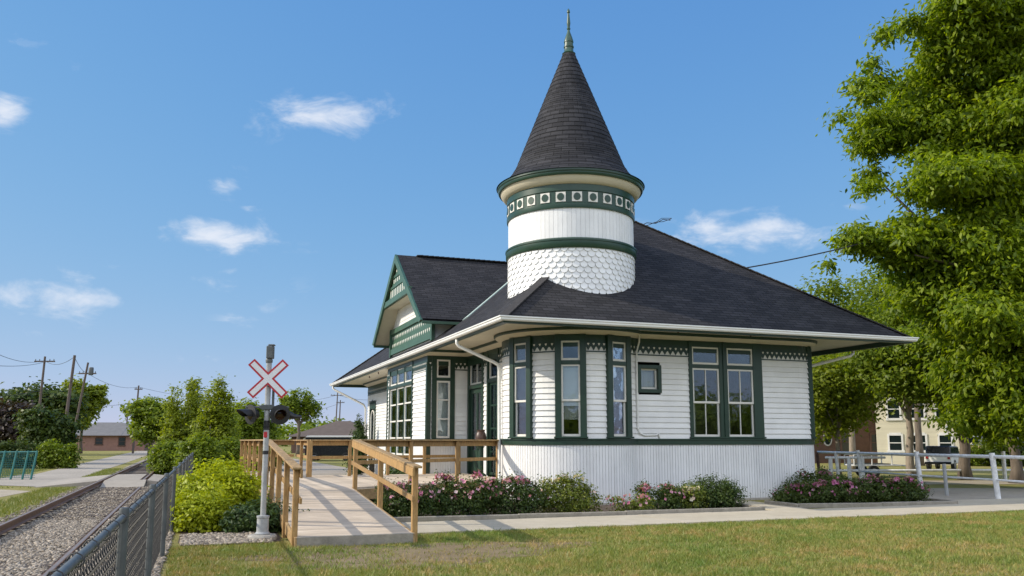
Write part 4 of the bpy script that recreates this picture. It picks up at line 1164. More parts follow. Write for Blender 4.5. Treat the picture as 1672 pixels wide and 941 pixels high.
def lawn_keep(U,V_):
    X=CX+U*CP-V_*SP; Y=CY+U*SP+V_*CP
    ok=(V_<-7.06+.10*np.sin(U*7)*np.sin(U*2.3))&(U>-10.3)
    ok&=~((U>RL-.1)&(U<RR+.12)&(V_>V0r-.07))
    ok&=~((U<-8.6)&(V_>-7.55))
    # worn soil by the ramp foot
    dd=((U+6.9)/2.5)**2+((V_+9.6)/1.3)**2
    nz=.5+.5*np.sin(U*5.1+2*np.sin(V_*4.3))*np.sin(V_*6.2+1.3*np.sin(U*3.7))
    ok&=~((dd<1.3)&(rng.random(len(U))<np.clip(1.25-.45*dd-.85*nz,0,.93)))
    thin=.5+.5*np.sin(X*.9+1.7*np.sin(Y*1.3))*np.sin(Y*1.6+1.1*np.sin(X*.7))
    ok&=rng.random(len(U))<.45+.55*thin
    ok&=(np.abs(X/Y)<.72)&(Y>9)
    return ok
blades(430000,-10.4,13,-16.5,-6.96,.05,.006,lawn_keep,'lawn_grass','short dry grass of the lawn in front of the station and ramp')
blades(14000,-10.4,13,-16.5,-7.0,.085,.011,lambda U,V_: lawn_keep(U,V_)&((np.sin(U*3.1+1.7*np.sin(V_*2.3))*np.sin(V_*3.7+1.1*np.sin(U*1.9)))>.45),'lawn_weeds','taller green weed tufts scattered through the lawn',L_verge)
blades(110000,-24,-13.5,-12,34,.09,.012,lambda U,V_:(((V_<4.9)|((U>-14.75)&(V_<12.2))|((V_<12.2+(-14.9-U)*.43)&(V_>10.4)&(U<-15.0)&(V_>12.8+(-16.8-U)*.33))|((V_>20.5)&(U>-14.55))|((V_>21.5+(-19-U)*.25)&(U<-17.7)))&(rng.random(len(U))<np.clip((-U-13.5)/.45,0,1)))&(np.abs((CX+U*CP-V_*SP)/(CY+U*SP+V_*CP))<.75),'verge_grass','rough green verge grass between the track and the road',L_verge)

# ================================================================== SHRUBS AND FLOWER BEDS
def wp(u,v,z=0): x,y=w(u,v); return (x,y,z)
def at(px,Y,z=0): return ((px-836)/1400*(Y*.9903+(z-1.65)*.139),Y,z)
GS='golden shrubs between the fence and the ramp'
shrub('golden_shrub','large golden-green mounded shrub, the bigger one between the chain-link fence and the ramp','shrub',at(352,17.8),[(0,0,.55,.80,.75,.62),(-.55,.1,.42,.5,.5,.45),(.5,-.1,.45,.5,.5,.48),(.0,.3,.75,.6,.5,.50)],L_gold,.085,560,30,.085,GS,.35,1.9)
shrub('golden_shrub','smaller golden-green mounded shrub in front of the bigger one, nearest the gravel edge','shrub',at(322,16.1),[(0,0,.33,.50,.45,.38),(.28,.05,.30,.32,.3,.32),(-.25,.0,.27,.3,.3,.28)],L_gold,.075,300,30,.07,GS,.35,1.9)
shrub('juniper','low dark green juniper with feathery shoots at the foot of the signal mast','shrub',at(408,15.9),[(0,0,.22,.45,.42,.30),(.35,.25,.2,.35,.3,.3),(-.2,.1,.18,.3,.3,.22)],L_jun,.10,260,26,.075,None,.2,3.6)
GF='pink flowering shrubs in the bed beside the ramp'
def fl(label,u,v,blobs,lm,fm,nfl,ncl,group,fs=.088,leaf=.055):
    hh=max(b[2]+b[5] for b in blobs); blobs=blobs+[(random.uniform(-.5,.5),random.uniform(-.2,.2),hh*random.uniform(.85,1.02),.10,.10,hh*random.uniform(.10,.20)) for q in range(5)]
    shrub('flowering_shrub',label,'flowering shrub',wp(u,v),blobs,lm,leaf,ncl,24,.07,group,.3,1.7,.35,fm,int(nfl*2.0),fs,stems=9)
fl('dark leafy rose bush with pink blooms, next to the ramp foot post',-5.75,-3.95,[(0,0,.33,.55,.42,.34),(-.35,.1,.25,.3,.3,.26),(.3,.1,.36,.4,.35,.34)],L_rose,P_pink,80,300,GF)
fl('tall rose bush with dense pink blooms below the platform rail',-4.55,-3.75,[(0,0,.40,.60,.45,.42),(.4,.1,.38,.4,.4,.40),(-.4,.1,.35,.4,.4,.36)],L_rose,P_pink,95,340,GF)
fl('rose bush with pink blooms against the left end of the white skirt',-3.3,-3.85,[(0,0,.38,.60,.42,.40),(.45,.0,.36,.4,.38,.36),(-.4,.1,.38,.4,.4,.40)],L_rose,P_pink,80,330,GF)
fl('pale yellow-green leafy bush ending the long bed in front of the round bay',-2.0,-4.05,[(0,0,.36,.55,.42,.38),(.42,.0,.30,.38,.35,.32),(-.4,.1,.38,.4,.4,.38)],L_rosey,P_white,34,330,GF)
GF2='flowering plants in the bed under the small window'
fl('sparse low plant with pink blooms in front of the bay skirt',-.55,-4.3,[(0,0,.14,.45,.3,.16),(.3,.1,.17,.3,.3,.2)],L_rosey,P_pink,26,60,GF2)
fl('low rose bush thick with pink and mauve blooms below the small window',.45,-3.9,[(0,0,.24,.5,.35,.28),(.35,.1,.26,.35,.3,.28)],L_rose,P_pink,72,190,GF2)
fl('low rose bush with cream blooms beside the dark round bush',1.25,-3.9,[(0,0,.24,.42,.35,.26)],L_rosey,P_white,46,150,GF2)
shrub('green_bush','rounded dark green bush without blooms at the right end of the middle bed','shrub',wp(2.1,-3.75),[(0,0,.36,.62,.5,.40),(.3,.0,.3,.42,.4,.36),(-.35,.05,.36,.4,.4,.36)],L_rose,.06,380,26,.075,None,.3,2.2)
GF3='mauve flowering shrubs in the bed at the right corner'
for lab,u,v,s in (('dark bush with mauve blooms touching the right corner of the white skirt',4.75,-3.7,.85),('dark bush with mauve blooms, second from the corner of the skirt',5.75,-3.75,1.0),('dark bush with mauve blooms, third from the corner of the skirt',6.75,-3.9,1.05),('dark bush with mauve blooms at the outer end of the right bed',7.75,-4.05,1.0)):
    fl(lab,u,v,[(0,0,.28*s,.60*s,.45*s,.31*s),(.35,.1,.28*s,.4*s,.4*s,.28*s),(-.35,0,.26*s,.4*s,.4*s,.26*s)],L_dark,P_mauve,72,320,GF3)
fl('dark bush with few blooms behind the mauve row at the corner',6.6,-2.2,[(0,0,.38,.9,.5,.34),(.7,.1,.34,.6,.4,.28)],L_dark,P_mauve,26,360,GF3)

# ================================================================== TREES
BT=[]
st_=np.random.default_rng(3)
for px_,py_,rx_,ry_ in [(1575,55,90,70),(1660,110,150,105),(1487,190,78,42),(1575,205,105,62),(1535,322,98,42),(1665,320,140,100),(1478,405,88,44),(1600,440,130,75),(1700,500,150,105),(1610,545,105,60),(1650,635,100,80),(1590,610,70,50),(1710,0,160,110),(1445,300,18,10),(1530,470,80,40),(1590,130,90,50),(1640,215,110,60),(1650,690,95,45),(1600,380,90,50),(1560,500,95,50),(1408,187,22,13),(1425,165,20,11),(1445,228,18,12),(1400,398,26,14),(1385,428,18,11),(1462,118,22,13),(1448,98,15,9),(1505,22,22,14),(1482,60,22,13),(1420,372,22,10),(1425,318,16,8),(1398,160,12,8),(1378,395,10,7),(1470,262,18,9),(1510,268,22,9),(1670,240,85,150),(1610,330,85,90),(1570,130,70,80),(1600,480,70,80)]:
    k_=30/1414; BT.append(((px_-1700)*k_,st_.uniform(-2.2,1.2),1.65+(720-py_)*k_*1.02,rx_*k_,min(rx_,110)*k_,ry_*k_))
C_=[]
for b_ in BT:
    C_.append((b_[0],b_[1],b_[2],b_[3]*.72,b_[4]*.72,b_[5]*.72))
    for q in range(7 if b_[3]>.8 else 3):
        d_=st_.normal(size=3); d_/=np.linalg.norm(d_); f_=st_.uniform(.28,.48)
        C_.append((b_[0]+d_[0]*b_[3]*.72,b_[1]+d_[1]*b_[4]*.72,b_[2]+d_[2]*b_[5]*.72,b_[3]*f_,b_[4]*f_,b_[5]*f_*.85))
BT=C_
tree('large bright green broadleaf tree filling the right edge beyond the station',(hx0(1700,30),30,0),16,3.2,BT,
     L_big,.225,9600,26,.25,name='broadleaf_tree',tr=.34,shell=.15,elong=2.5,upbias=.30,flat=.60,ntw=34,droop=.75,fine=True)
GT='street trees behind the white pipe fence'
def blobtree(label,px,Y,ytop,wpx,ybot,lm,leaf=.3,ncl=200,per=24,group=None,bark=None,tr=.16,lean=(0,0),name='tree',stems=1,dens=1.0,spread=None,elong=1.7,shell=.4,nb=8,spire=False):
    """a tree of the crown width and top the photo shows at distance Y"""
    x=(px-836)/1414*Y; h=1.65+(720-ytop)/1414*Y; rw=wpx/2/1414*Y; zb=max(.4,1.65+(720-ybot)/1414*Y)
    rz=(h-zb)/2; zc=(h+zb)/2; st=np.random.default_rng(int(px*7+Y*13))
    bl=[(0,0,zc,rw*.62,rw*.62,rz*.72)]
    for k in range(nb):
        a_=st.random()*2*PI; q=st.uniform(-.75,.8); rr=rw*.58*math.sqrt(max(.1,1-q*q*.85))
        s=st.uniform(.32,.52)
        bl.append((math.cos(a_)*rr,math.sin(a_)*rr,zc+q*rz*.72,rw*s,rw*s,rz*s*.75))
    if spire:
        bl=[]
        for k in range(4):
            ox,oy=st.uniform(-.5,.5)*rw,st.uniform(-.5,.5)*rw; top=h*st.uniform(.82,1.0)
            for q in range(5):
                f_=q/4; bl.append((ox*(1-.2*f_),oy,zb+(top-zb)*(.12+.80*f_),rw*(.50-.40*f_),rw*(.50-.40*f_),(top-zb)*.17))
    return tree(label,(x,Y,0),h,zb,bl,lm,leaf,int(ncl*dens),per,spread or rw*.13,group,name,tr,bark,shell,elong,.4,.7,lean=lean,stems=stems)
blobtree('slender pale-barked tree in front of the cream house',1486,38,545,180,668,L_mid,.20,520,26,GT,M_barkp,.20,name='broadleaf_tree')
blobtree('thick dark-barked tree beside the parked white car',1572,37,500,230,690,L_big,.20,820,26,GT,M_bark,.26,name='broadleaf_tree')
blobtree('tall yellow-green tree rising behind the right end of the station roof',1392,46,438,170,690,L_mid,.22,820,26,GT,M_barkp,.20,name='broadleaf_tree',nb=10)
blobtree('bright low-branched tree by the right corner of the station',1368,40,560,150,728,L_yel,.20,420,26,GT,M_barkp,.12,name='broadleaf_tree')
blobtree('shaded tree overhanging the right edge behind the pipe fence',1655,34,480,230,738,L_big,.20,620,26,GT,M_bark,.24,name='broadleaf_tree')
blobtree('tall tree behind the two street trees, above the cream house roof',1500,58,420,250,640,L_mid,.28,800,26,GT,M_bark,.26,name='broadleaf_tree')
GL='trees on the track side'
blobtree('dark rounded tree at the far left behind the purple tree',62,100,622,130,700,L_dark,.55,330,24,GL,None,.3)
blobtree('purple-brown leaved tree at the left edge',18,74,652,110,735,L_purp,.40,360,26,GL,None,.2)
blobtree('dark conifer-like green tree in front of the purple one',78,62,668,92,748,L_dark,.30,420,26,GL,None,.16)
blobtree('tall yellow-green tree behind the leaning utility poles',132,112,612,72,706,L_yel,.50,280,24,GL,None,.25)
blobtree('broad mid-green tree where the road ends',246,100,634,86,726,L_mid,.45,420,26,GL,None,.25)
blobtree('loose light green sapling with a spiky top behind the fence',298,58,618,84,735,L_yel,.20,480,24,GL,M_barkp,.09,stems=2,spire=True)
blobtree('loose light green sapling with several bare stems left of the signal',356,50,620,82,738,L_yel,.18,480,24,GL,M_barkp,.07,stems=3,spire=True)
blobtree('light green rounded tree between the spiky sapling and the signal mast',392,70,648,88,738,L_yel,.26,420,26,GL,None,.12)
blobtree('dense green tree hidden behind the signal mast',412,62,655,74,742,L_mid,.26,330,24,GL,None,.12)
blobtree('open-crowned tree with visible forked limbs right of the signal',487,92,628,66,692,L_mid,.34,150,22,GL,M_bark,.22,nb=9,shell=.6)
for lab,px,Y,yt,wd,lm in (('clipped dark hedge shrub beside the teal fence',28,52,724,70,L_dark),('clipped bright hedge shrub right of the dark hedge shrub',95,52,724,62,L_mid)):
    x=(px-836)/1414*Y; h=1.65-4/1414*Y; r_=wd/2/1414*Y
    shrub('hedge_shrub',lab,'shrub',(x,Y,0),[(0,0,h*.5,r_,.6,h*.55),(r_*.5,0,h*.45,r_*.6,.6,h*.5),(-r_*.5,.1,h*.5,r_*.6,.6,h*.5)],lm,.16,300,24,.14,'hedge shrubs along the road')
for lab,px,Y,yt,wd,lm in (('dense rounded bush against the far end of the chain-link fence',274,42,726,50,L_mid),('loose yellowish bush between the golden shrub and the saplings',325,38,718,62,L_mid),('low bright bush behind the top of the ramp railing',430,48,735,60,L_yel),('leafy bush under the dense tree behind the railing',372,44,722,56,L_mid)):
    x=(px-836)/1414*Y; h=1.65-(yt-720)/1414*Y+.1; r_=wd/2/1414*Y
    shrub('bush',lab,'shrub',(x,Y,0),[(0,0,h*.5,r_,.7,h*.52),(r_*.4,0,h*.5,r_*.6,.6,h*.5),(-r_*.4,.1,h*.42,r_*.6,.6,h*.46)],lm,.15,330,24,.13,'bushes behind the golden shrubs')
# far wood along the horizon, one mass
B=[]
st=np.random.default_rng(5)
for k in range(60):
    px=st.uniform(-60,620); Y=st.uniform(230,330); x=(px-836)/1414*Y; h=st.uniform(5,8.2); B.append((x,Y,h*.5,st.uniform(4,8),4,h*.55))
for k in range(60):
    px=st.uniform(1200,1900); Y=st.uniform(120,190); x=(px-836)/1414*Y; h=st.uniform(7,13); B.append((x,Y,h*.5,st.uniform(4,7),4,h*.55))
P,O,c=crown_points(B,2600,16,.9,.4,.7,0); V,F=leaf_arrays(P,1.3,.4,1.5,O); o=mesh_from_np('far_wood',V,F,L_mid); stuff(o,'far belt of mixed green trees along the horizon','wood')

B=[]
for k in range(70):
    an=R(-152+k*134/69); rr=st.uniform(64,76); h=st.uniform(4.5,7.5); B.append((5+rr*math.cos(an),5+rr*math.sin(an),h*.5,st.uniform(3,4.6),st.uniform(3,4.6),h*.55))
P,O,c=crown_points(B,3400,16,.8,.4,.7,0); V,F=leaf_arrays(P,1.1,.4,1.5,O); o=mesh_from_np('street_wood',V,F,L_mid); stuff(o,'belt of green trees across the street, mirrored in the window panes','wood')

# ================================================================== RIGHT SIDE: PIPE FENCE, HOUSES, CAR
PF=Thing('pipe_fence','white pipe rail fence with leaning posts running back beside the gravel drive','fence',(13.7,24.5,0))
pf=[(13.9,22.6),(13.7,24.7),(13.0,27.8),(12.6,31.5),(12.35,33.0),(12.2,34.6)]
zt=1.20
for i,(x,y) in enumerate(pf):
    m=MB(); m.tube([(x+.05,y,-.05),(x-.04,y,zt+(.10 if i<4 else .02))],.075 if i<3 else .06,12)
    m.build('post',M_wpipe if i!=5 else M_rust,PF,smooth='auto')
m=MB(); m.tube([(x,y,zt) for x,y in pf],.050,12); m.build('top_rail',M_wpipe,PF,smooth=True)
m=MB(); m.tube([(x,y,.55) for x,y in pf[:4]],.03,8); m.build('mid_rail',M_wpipe,PF,smooth=True)
m=MB(); m.tube([(13.15,26.4,-.05),(13.12,26.4,.95)],.055,10); m.build('post',M_annex,PF)
BF=Thing('rail_fence','low white rail fence crossing behind the flower bed, farther back than the pipe fence','fence',(17,36,0))
m=MB(); m.tube([(13.0,36.0,.42),(24,37.6,.40)],.05,8); m.tube([(13.0,36.0,.95),(15.6,36.3,.95)],.05,8); m.build('rail',M_wpipe,BF,smooth=True)
for x,y,h in ((13.2,36.0,.98),(14.0,36.1,.98),(14.6,36.2,.98),(21.0,37.1,1.2),(23.2,37.4,.9)):
    m=MB(); m.tube([(x,y,-.05),(x,y,h)],.08,10); m.build('post',M_wpipe,BF)

def house(name,label,cx,cy,rot,W,D,h,rh,wall,roofm,wins,gable=True,over=.35,trim=None,cat='house',group=None,hip=False):
    T=Thing(name,label,cat,(cx,cy,0),group=group); T.o.rotation_euler=(0,0,rot); o=(cx,cy,0)
    T.org=(0,0,0)
    m=MB()
    if hip: m.box(-W/2,W/2,-D/2,D/2,-.1,h)
    else:
        f_=((0,0),(1,0),(0,-1)); m.fprism(f_,[(-W/2,-.1),(W/2,-.1),(W/2,h),(0,h+rh),(-W/2,h)],-D/2,D/2)
    m.build('wall',wall,T)
    m=MB(); a,b=W/2+over,D/2+over
    if hip:
        r_=min(a,b); e=h-.02
        if a>=b: p,q=(-a+b,0,h+rh),(a-b,0,h+rh)
        else: p,q=(0,-b+a,h+rh),(0,b-a,h+rh)
        c4=[(-a,-b,e),(a,-b,e),(a,b,e),(-a,b,e)]
        if a>=b: m.add(c4+[p,q],[(0,1,5,4),(1,2,5),(2,3,4,5),(3,0,4),(0,3,2,1)])
        else: m.add(c4+[p,q],[(0,1,4),(1,2,5,4),(2,3,5),(3,0,4,5),(0,3,2,1)])
        m.build('roof',roofm,T)
    else:
        k=rh/(W/2); zo=h-over*k; t_=.12
        for s in(-1,1): m.add([(s*a,-b,zo),(0,-b,h+rh),(0,b,h+rh),(s*a,b,zo),(s*a,-b,zo+t_),(0,-b,h+rh+t_),(0,b,h+rh+t_),(s*a,b,zo+t_)],[(0,1,2,3),(4,7,6,5),(0,4,5,1),(3,2,6,7),(0,3,7,4)])
        rf=m.build('roof',roofm,T)
        if trim:
            m=MB()
            for s in(-1,1): m.add([(s*a,-b-.03,zo-.2),(0,-b-.03,h+rh-.2),(0,-b-.03,h+rh+.1),(s*a,-b-.03,zo+.1)],[(0,1,2,3)])
            m.build('bargeboard',trim,rf,solid=.06)
    for (side,x,z,ww,hh) in wins:
        if side=='f': f_=((x,-D/2),(1,0),(0,-1))
        elif side=='l': f_=((-W/2,x),(0,-1),(-1,0))
        else: f_=((W/2,x),(0,1),(1,0))
        m=MB(); m.fbox(f_,-ww/2-.12,-ww/2,-.02,.06,z-.1,z+hh+.12); m.fbox(f_,ww/2,ww/2+.12,-.02,.06,z-.1,z+hh+.12); m.fbox(f_,-ww/2,ww/2,-.02,.06,z+hh,z+hh+.2); m.fbox(f_,-ww/2-.18,ww/2+.18,-.02,.10,z-.16,z); m.fbox(f_,-ww/2,ww/2,-.0,.05,z+hh*.5-.03,z+hh*.5+.03)
        wn=m.build('window',trim or M_houset,T)
        m=MB(); m.fbox(f_,-ww/2,ww/2,.005,.02,z,z+hh); m.build('pane',M_carg,wn)
    return T
def hx(px,Y): return (px-836)/1414*Y
house('cream_house','two-storey cream clapboard house with a pointed gable behind the street trees',hx(1526,61),63.5,R(-24),5.4,9,5.4,2.3,M_housec,M_houser,[('f',-1.5,1.0,.75,1.0),('f',.0,1.0,.75,1.0),('f',1.6,1.0,.7,1.0),('f',-1.5,3.2,.72,1.25),('f',.0,3.2,.75,1.25),('f',1.5,3.2,.7,1.25),('l',0,1.0,.8,1.2)],trim=M_houset)
house('white_annex','low pale outbuilding in shade beyond the parked car',hx(1640,58),62,0,6.5,6,2.6,1.0,M_annex,M_houser,[('f',-1.8,.9,.8,1.0),('f',.8,.9,.8,1.0)],trim=M_houset,cat='shed')
hb_=house('brown_brick_house','dark brown brick house in deep shade left of the cream house',hx(1402,64),68,0,6.8,8,4.6,1.8,M_brickd,M_houser,[('f',1.4,.9,.9,1.2),('f',-.9,.8,.7,1.5)],trim=M_brickd)
m=MB(); f_=((-2.3,-4),(1,0),(0,-1)); m.fprism(f_,[(.33*math.cos(2*PI*j/24),1.75+.5*math.sin(2*PI*j/24)) for j in range(24)],.0,.06); ow=m.build('round_window',M_annex,hb_.o)
m=MB(); m.fprism(f_,[(.24*math.cos(2*PI*j/24),1.75+.39*math.sin(2*PI*j/24)) for j in range(24)],.0605,.07); m.build('pane',M_carg,ow)

def car(name,label,x,y,rot,prof,glass,wheels,Wd,body,top=None,cat='car',wr=.34,extras=None):
    T=Thing(name,label,cat,(x,y,0)); T.o.rotation_euler=(0,0,rot); T.org=(0,0,0)
    f_=((0,0),(1,0),(0,-1))
    m=MB(); m.fprism(f_,prof,-Wd/2,Wd/2); m.build('body',body,T,bevel=.05)
    if top: m=MB(); m.fprism(f_,top[0],-Wd/2+.10,Wd/2-.10); m.build('cabin',top[1],T,bevel=.06)
    for g in glass:
        m=MB(); m.fprism(f_,g,-Wd/2+.09,Wd/2-.09) if top else m.fprism(f_,g,-Wd/2-.006,Wd/2+.006); m.build('side_window',M_carg,T)
    for wx in wheels:
        for s in(-1,1):
            y0=s*(Wd/2-.1); m=MB(); n=24
            for e in(-.12,.12):
                for r_ in(wr*.62,wr*.96,wr): pass
            pr=[(wr*.6,-.11),(wr*.94,-.115),(wr,-.08),(wr,.08),(wr*.94,.115),(wr*.6,.11)]
            for r_,e in pr: m.v+=[(wx+r_*math.cos(2*PI*k/n),y0+e,wr+r_*math.sin(2*PI*k/n)) for k in range(n)]
            for i in range(len(pr)-1):
                for k in range(n): m.f.append((i*n+k,(i+1)*n+k,(i+1)*n+(k+1)%n,i*n+(k+1)%n))
            wh=m.build('wheel',M_tyre,T,smooth='auto')
            m=MB(); 
            m.fprism(((wx,y0),(1,0),(0,-1)),[(wr*.6*math.cos(2*PI*k/n),wr+wr*.6*math.sin(2*PI*k/n)) for k in range(n)],-.09,.09); m.build('rim',M_rim,wh)
    if extras: extras(T,f_)
    return T
def suv_ex(T,f_):
    for s in(-1,1):
        m=MB(); m.box(2.18,2.235,s*.62-.14,s*.62+.14,.80,1.02); m.build('headlight',M_signw,T)
        m=MB(); m.box(-2.24,-2.19,s*.70-.08,s*.70+.08,.80,1.15); m.build('tail_light',M_tail,T)
    m=MB(); m.box(-2.34,-2.19,-.85,.85,.42,.60); m.box(2.19,2.34,-.85,.85,.42,.60); m.build('bumper',M_carb,T,bevel=.03)
car('parked_suv','white off-road car with a black roof parked on the grass before the cream house',hx(1541,50),50,R(52),
    [(-2.2,.45),(2.2,.45),(2.25,.80),(2.2,1.05),(.95,1.12),(-2.2,1.15)],[[(-2.05,1.2),(-.75,1.2),(-.75,1.58),(-1.95,1.58)],[(-.65,1.2),(.78,1.2),(.48,1.58),(-.65,1.58)]],[-1.35,1.35],1.8,M_carw,
    ([(-2.15,1.14),(.98,1.12),(.55,1.66),(-2.0,1.70)],M_carb),'car',.38,suv_ex).o.scale=(.8,.8,.8)
def van_ex(T,f_):
    m=MB(); m.fprism(f_,[(-2.05,1.92),(2.05,1.92),(1.9,2.06),(-1.9,2.06)],-.98,.98); m.build('roof',M_carw,T,bevel=.03)
    for s in(-1,1):
        m=MB(); m.box(2.08,2.12,s*.7-.12,s*.7+.12,.75,.95); m.build('headlight',M_signw,T)
car('parked_van','black van with a white roof parked on the gravel behind the platform railing',hx(538,72),73,R(2),
    [(-2.05,.4),(2.1,.4),(2.1,1.0),(1.7,1.92),(-2.05,1.92)],[[(.7,1.15),(1.75,1.15),(1.5,1.75),(.7,1.75)]],[-1.3,1.35],1.95,M_carb,None,'van',.34,van_ex)
# small white boat-like trailer behind the flower bed
TRL=Thing('utility_trailer','small white tubular trailer parked behind the right flower bed','trailer',(hx(1432,39),39.5,0))
TRL.org=(0,0,0)
m=MB(); 
for yy in(-.55,.55): m.tube([(-1.1,yy,.55),(1.0,yy,.55)],.04,8); m.tube([(-1.1,yy,1.02),(.6,yy,1.02)],.03,8)
for xx in(-1.1,-.4,.3,1.0):
    m.tube([(xx,-.55,.55),(xx,.55,.55)],.035,8)
for xx in(-1.1,-.3,.6): 
    for yy in(-.55,.55): m.tube([(xx,yy,.55),(xx,yy,1.02)],.03,8)
m.tube([(1.0,-.5,.55),(1.9,0,.48),(1.0,.5,.55)],.035,8); m.build('frame',M_wpipe,TRL)
m=MB(); m.box(-1.1,.55,-.5,.5,.585,.63); m.build('bed',M_steel,TRL)
for s in(-1,1):
    m=MB(); n=20
    pr=[(.14,-.07),(.26,-.075),(.28,-.04),(.28,.04),(.26,.075),(.14,.07)]
    for r_,e in pr: m.v+=[(-.3+r_*math.cos(2*PI*k/n),s*.68+e,.28+r_*math.sin(2*PI*k/n)) for k in range(n)]
    for i in range(len(pr)-1):
        for k in range(n): m.f.append((i*n+k,(i+1)*n+k,(i+1)*n+(k+1)%n,i*n+(k+1)%n))
    wh=m.build('wheel',M_tyre,TRL); m=MB(); m.fprism(((-.3,s*.68),(1,0),(0,-1)),[(.145*math.cos(2*PI*k/n),.28+.145*math.sin(2*PI*k/n)) for k in range(n)],-.05,.05); m.build('rim',M_rim,wh)

# ================================================================== LEFT SIDE: BUNGALOW, POLES, TEAL FENCE
house('brick_bungalow','low pinkish brick bungalow with a grey hipped roof beyond the road',hx(150,140),146,R(12),13,9,2.5,2.2,M_pinkbrick,M_roofgray,[('f',-.5,1.1,1.0,.9),('f',3.0,.9,.9,1.2),('r',0,1,1.2,1.0)],hip=True,over=.7,trim=M_brickd)
house('brown_house','long brown-roofed low house behind the black van',hx(545,112),118,R(-8),11,9,2.2,2.1,M_brickd,M_roofbrown,[('f',-3.2,.8,1.1,1.0),('f',3,.8,1.1,1.0)],hip=True,over=.6,trim=M_houset)
house('grey_house','pale grey house roof beyond the brown-roofed one, near the station end',hx(588,150),155,0,8,8,2.6,2.2,M_housec,M_roofgray,[('f',0,.9,1.1,1.1)],hip=True,over=.5,trim=M_houset)
house('far_porch_house','small house with a dark porch at the end of the road',hx(208,170),176,0,9,8,2.4,1.8,M_pinkbrick,M_roofbrown,[('f',-2,.8,1.2,1.2),('f',1.5,.8,1.2,1.2)],hip=True,over=.9,trim=M_houset)
GPo='utility poles along the track'
def pole(label,px,Y,ytop,lean,arm=0,tf=False):
    x=hx(px,Y); h=1.65+(720-ytop)/1414*Y
    T=Thing('utility_pole',label,'utility pole',(x,Y,0),group=GPo); T.org=(0,0,0)
    m=MB(); m.tube([(-lean,0,-.2),(0,0,h)],[.15,.10],10); m.build('pole',M_pole,T,smooth='auto')
    if arm:
        m=MB(); m.box(-arm,arm,-.06,.06,h-.55 if not tf else h-1.2,h-.42 if not tf else h-1.07); cr=m.build('crossarm',M_pole,T)
        m=MB()
        for q in(-.9,-.5,.5,.9):
            zz=h-.42 if not tf else h-1.07; m.tube([(arm*q,0,zz),(arm*q,0,zz+.16)],.04,6)
        m.build('insulators',M_steel,cr)
    if tf:
        m=MB(); m.lathe([(.0,h-1.3),(.22,h-1.3),(.24,h-1.2),(.24,h-.6),(.2,h-.5),(.0,h-.5)],14,(.36,0)); m.build('transformer',M_steel,T,smooth='auto')
    return (x,Y,h)
p1=pole('thin utility pole with a short crossarm above the dark tree',63,84,582,.35,1.0)
p2=pole('tall bare utility pole standing before the bungalow roof',112,66,580,.55,0)
p3=pole('leaning utility pole with a crossarm and transformer',135,88,592,1.3,.9,True)
p4=pole('utility pole at the edge of the broad tree',221,112,630,.25,.5)
p5=pole('small far utility pole beyond the road end',206,150,656,.2,.6)
p6=pole('far utility pole with crossarms over the trees beside the station',549,165,642,.3,1.3)
p7=pole('second far utility pole right of the crossarmed one beside the station',554,168,654,.2,.8)
def wire(label,a,b,sag,r=.018,name='power_line',group='overhead wires'):
    a,b=Vector(a),Vector(b); pts=[]
    for k in range(17):
        q=k/16; p=a.lerp(b,q); p.z-=sag*4*q*(1-q); pts.append(tuple(p-a))
    m=MB(); m.tube(pts,r,5); o=m.build(name,M_cable); o.location=a; tag(o,label,'wire',group)
def dn(p,z): return (p[0],p[1],p[2]-z)
L0=(hx(-330,40),40,9.5)
wire('upper wire from the left edge to the thin crossarm pole',(hx(-60,50),50,1.65+165/1414*50),dn(p1,.4),.6)
wire('lower wire from the left edge to the thin crossarm pole',(hx(-60,50),50,1.65+128/1414*50),dn(p1,.55),.3)
wire('wire from the thin crossarm pole to the tall bare pole',dn(p1,.4),dn(p2,.1),.5)
wire('wire from the tall bare pole to the leaning transformer pole',dn(p2,.15),dn(p3,1.05),.3)
wire('low wire from the left edge to the tall bare pole',(hx(-60,60),60,1.65+72/1414*60),dn(p2,2.0),.4)
wire('long wire from the transformer pole to the pole by the broad tree',dn(p3,1.1),dn(p4,.2),.6)
wire('wire from the pole by the broad tree on toward the saplings',dn(p4,.2),(hx(420,140),140,1.65+70/1414*140),.8)
wire('faint wire behind the bungalow to the small far pole',(hx(100,140),140,1.65+60/1414*140),dn(p5,.3),.5,.025)
wire('upper wire from the far crossarm pole toward the station',dn(p6,.4),(hx(640,120),120,1.65+70/1414*120),.6,.025)
wire('upper wire from the far trees to the far crossarm pole',(hx(440,190),190,1.65+70/1414*190),dn(p6,.4),1.0,.025)
wire('lower wire from the far trees to the second far pole',(hx(440,190),190,1.65+48/1414*190),dn(p7,.6),1.0,.025)
# service wire from the station roof to the right
wire('single black service wire from the right slope of the station roof into the big tree',(hx(1196,26.6),26.6,1.65+282/1414*26.6),(hx(1640,30.5),30.5,1.65+398/1414*30.5),.25,.022)
# roof aerial behind the tower
AN=Thing('roof_aerial','twisted thin wire aerial on the roof ridge behind the tower','aerial',(hx(1043,28),28.2,8.75)); AN.org=(0,0,0)
m=MB(); m.tube([(0,0,-.3),(.02,0,.12),(-.03,0,.26)],.025,6); m.tube([(-.03,0,.22),(.06,0,.05),(.1,0,.24),(0,0,.14)],.03,5); m.build('mount',M_rust,AN)
m=MB(); m.tube([(0,0,.16),(.2,0,.06),(.45,0,.18),(.75,0,.16),(1.0,0,.30),(1.25,0,.27)],.014,5); m.tube([(.2,0,.06),(.5,0,.10),(.72,0,.2),(1.0,0,.22),(1.28,0,.32)],.011,5); m.tube([(.72,0,.17),(.95,0,.34),(1.3,0,.34)],.010,5); m.build('wire_rods',M_cable,AN)

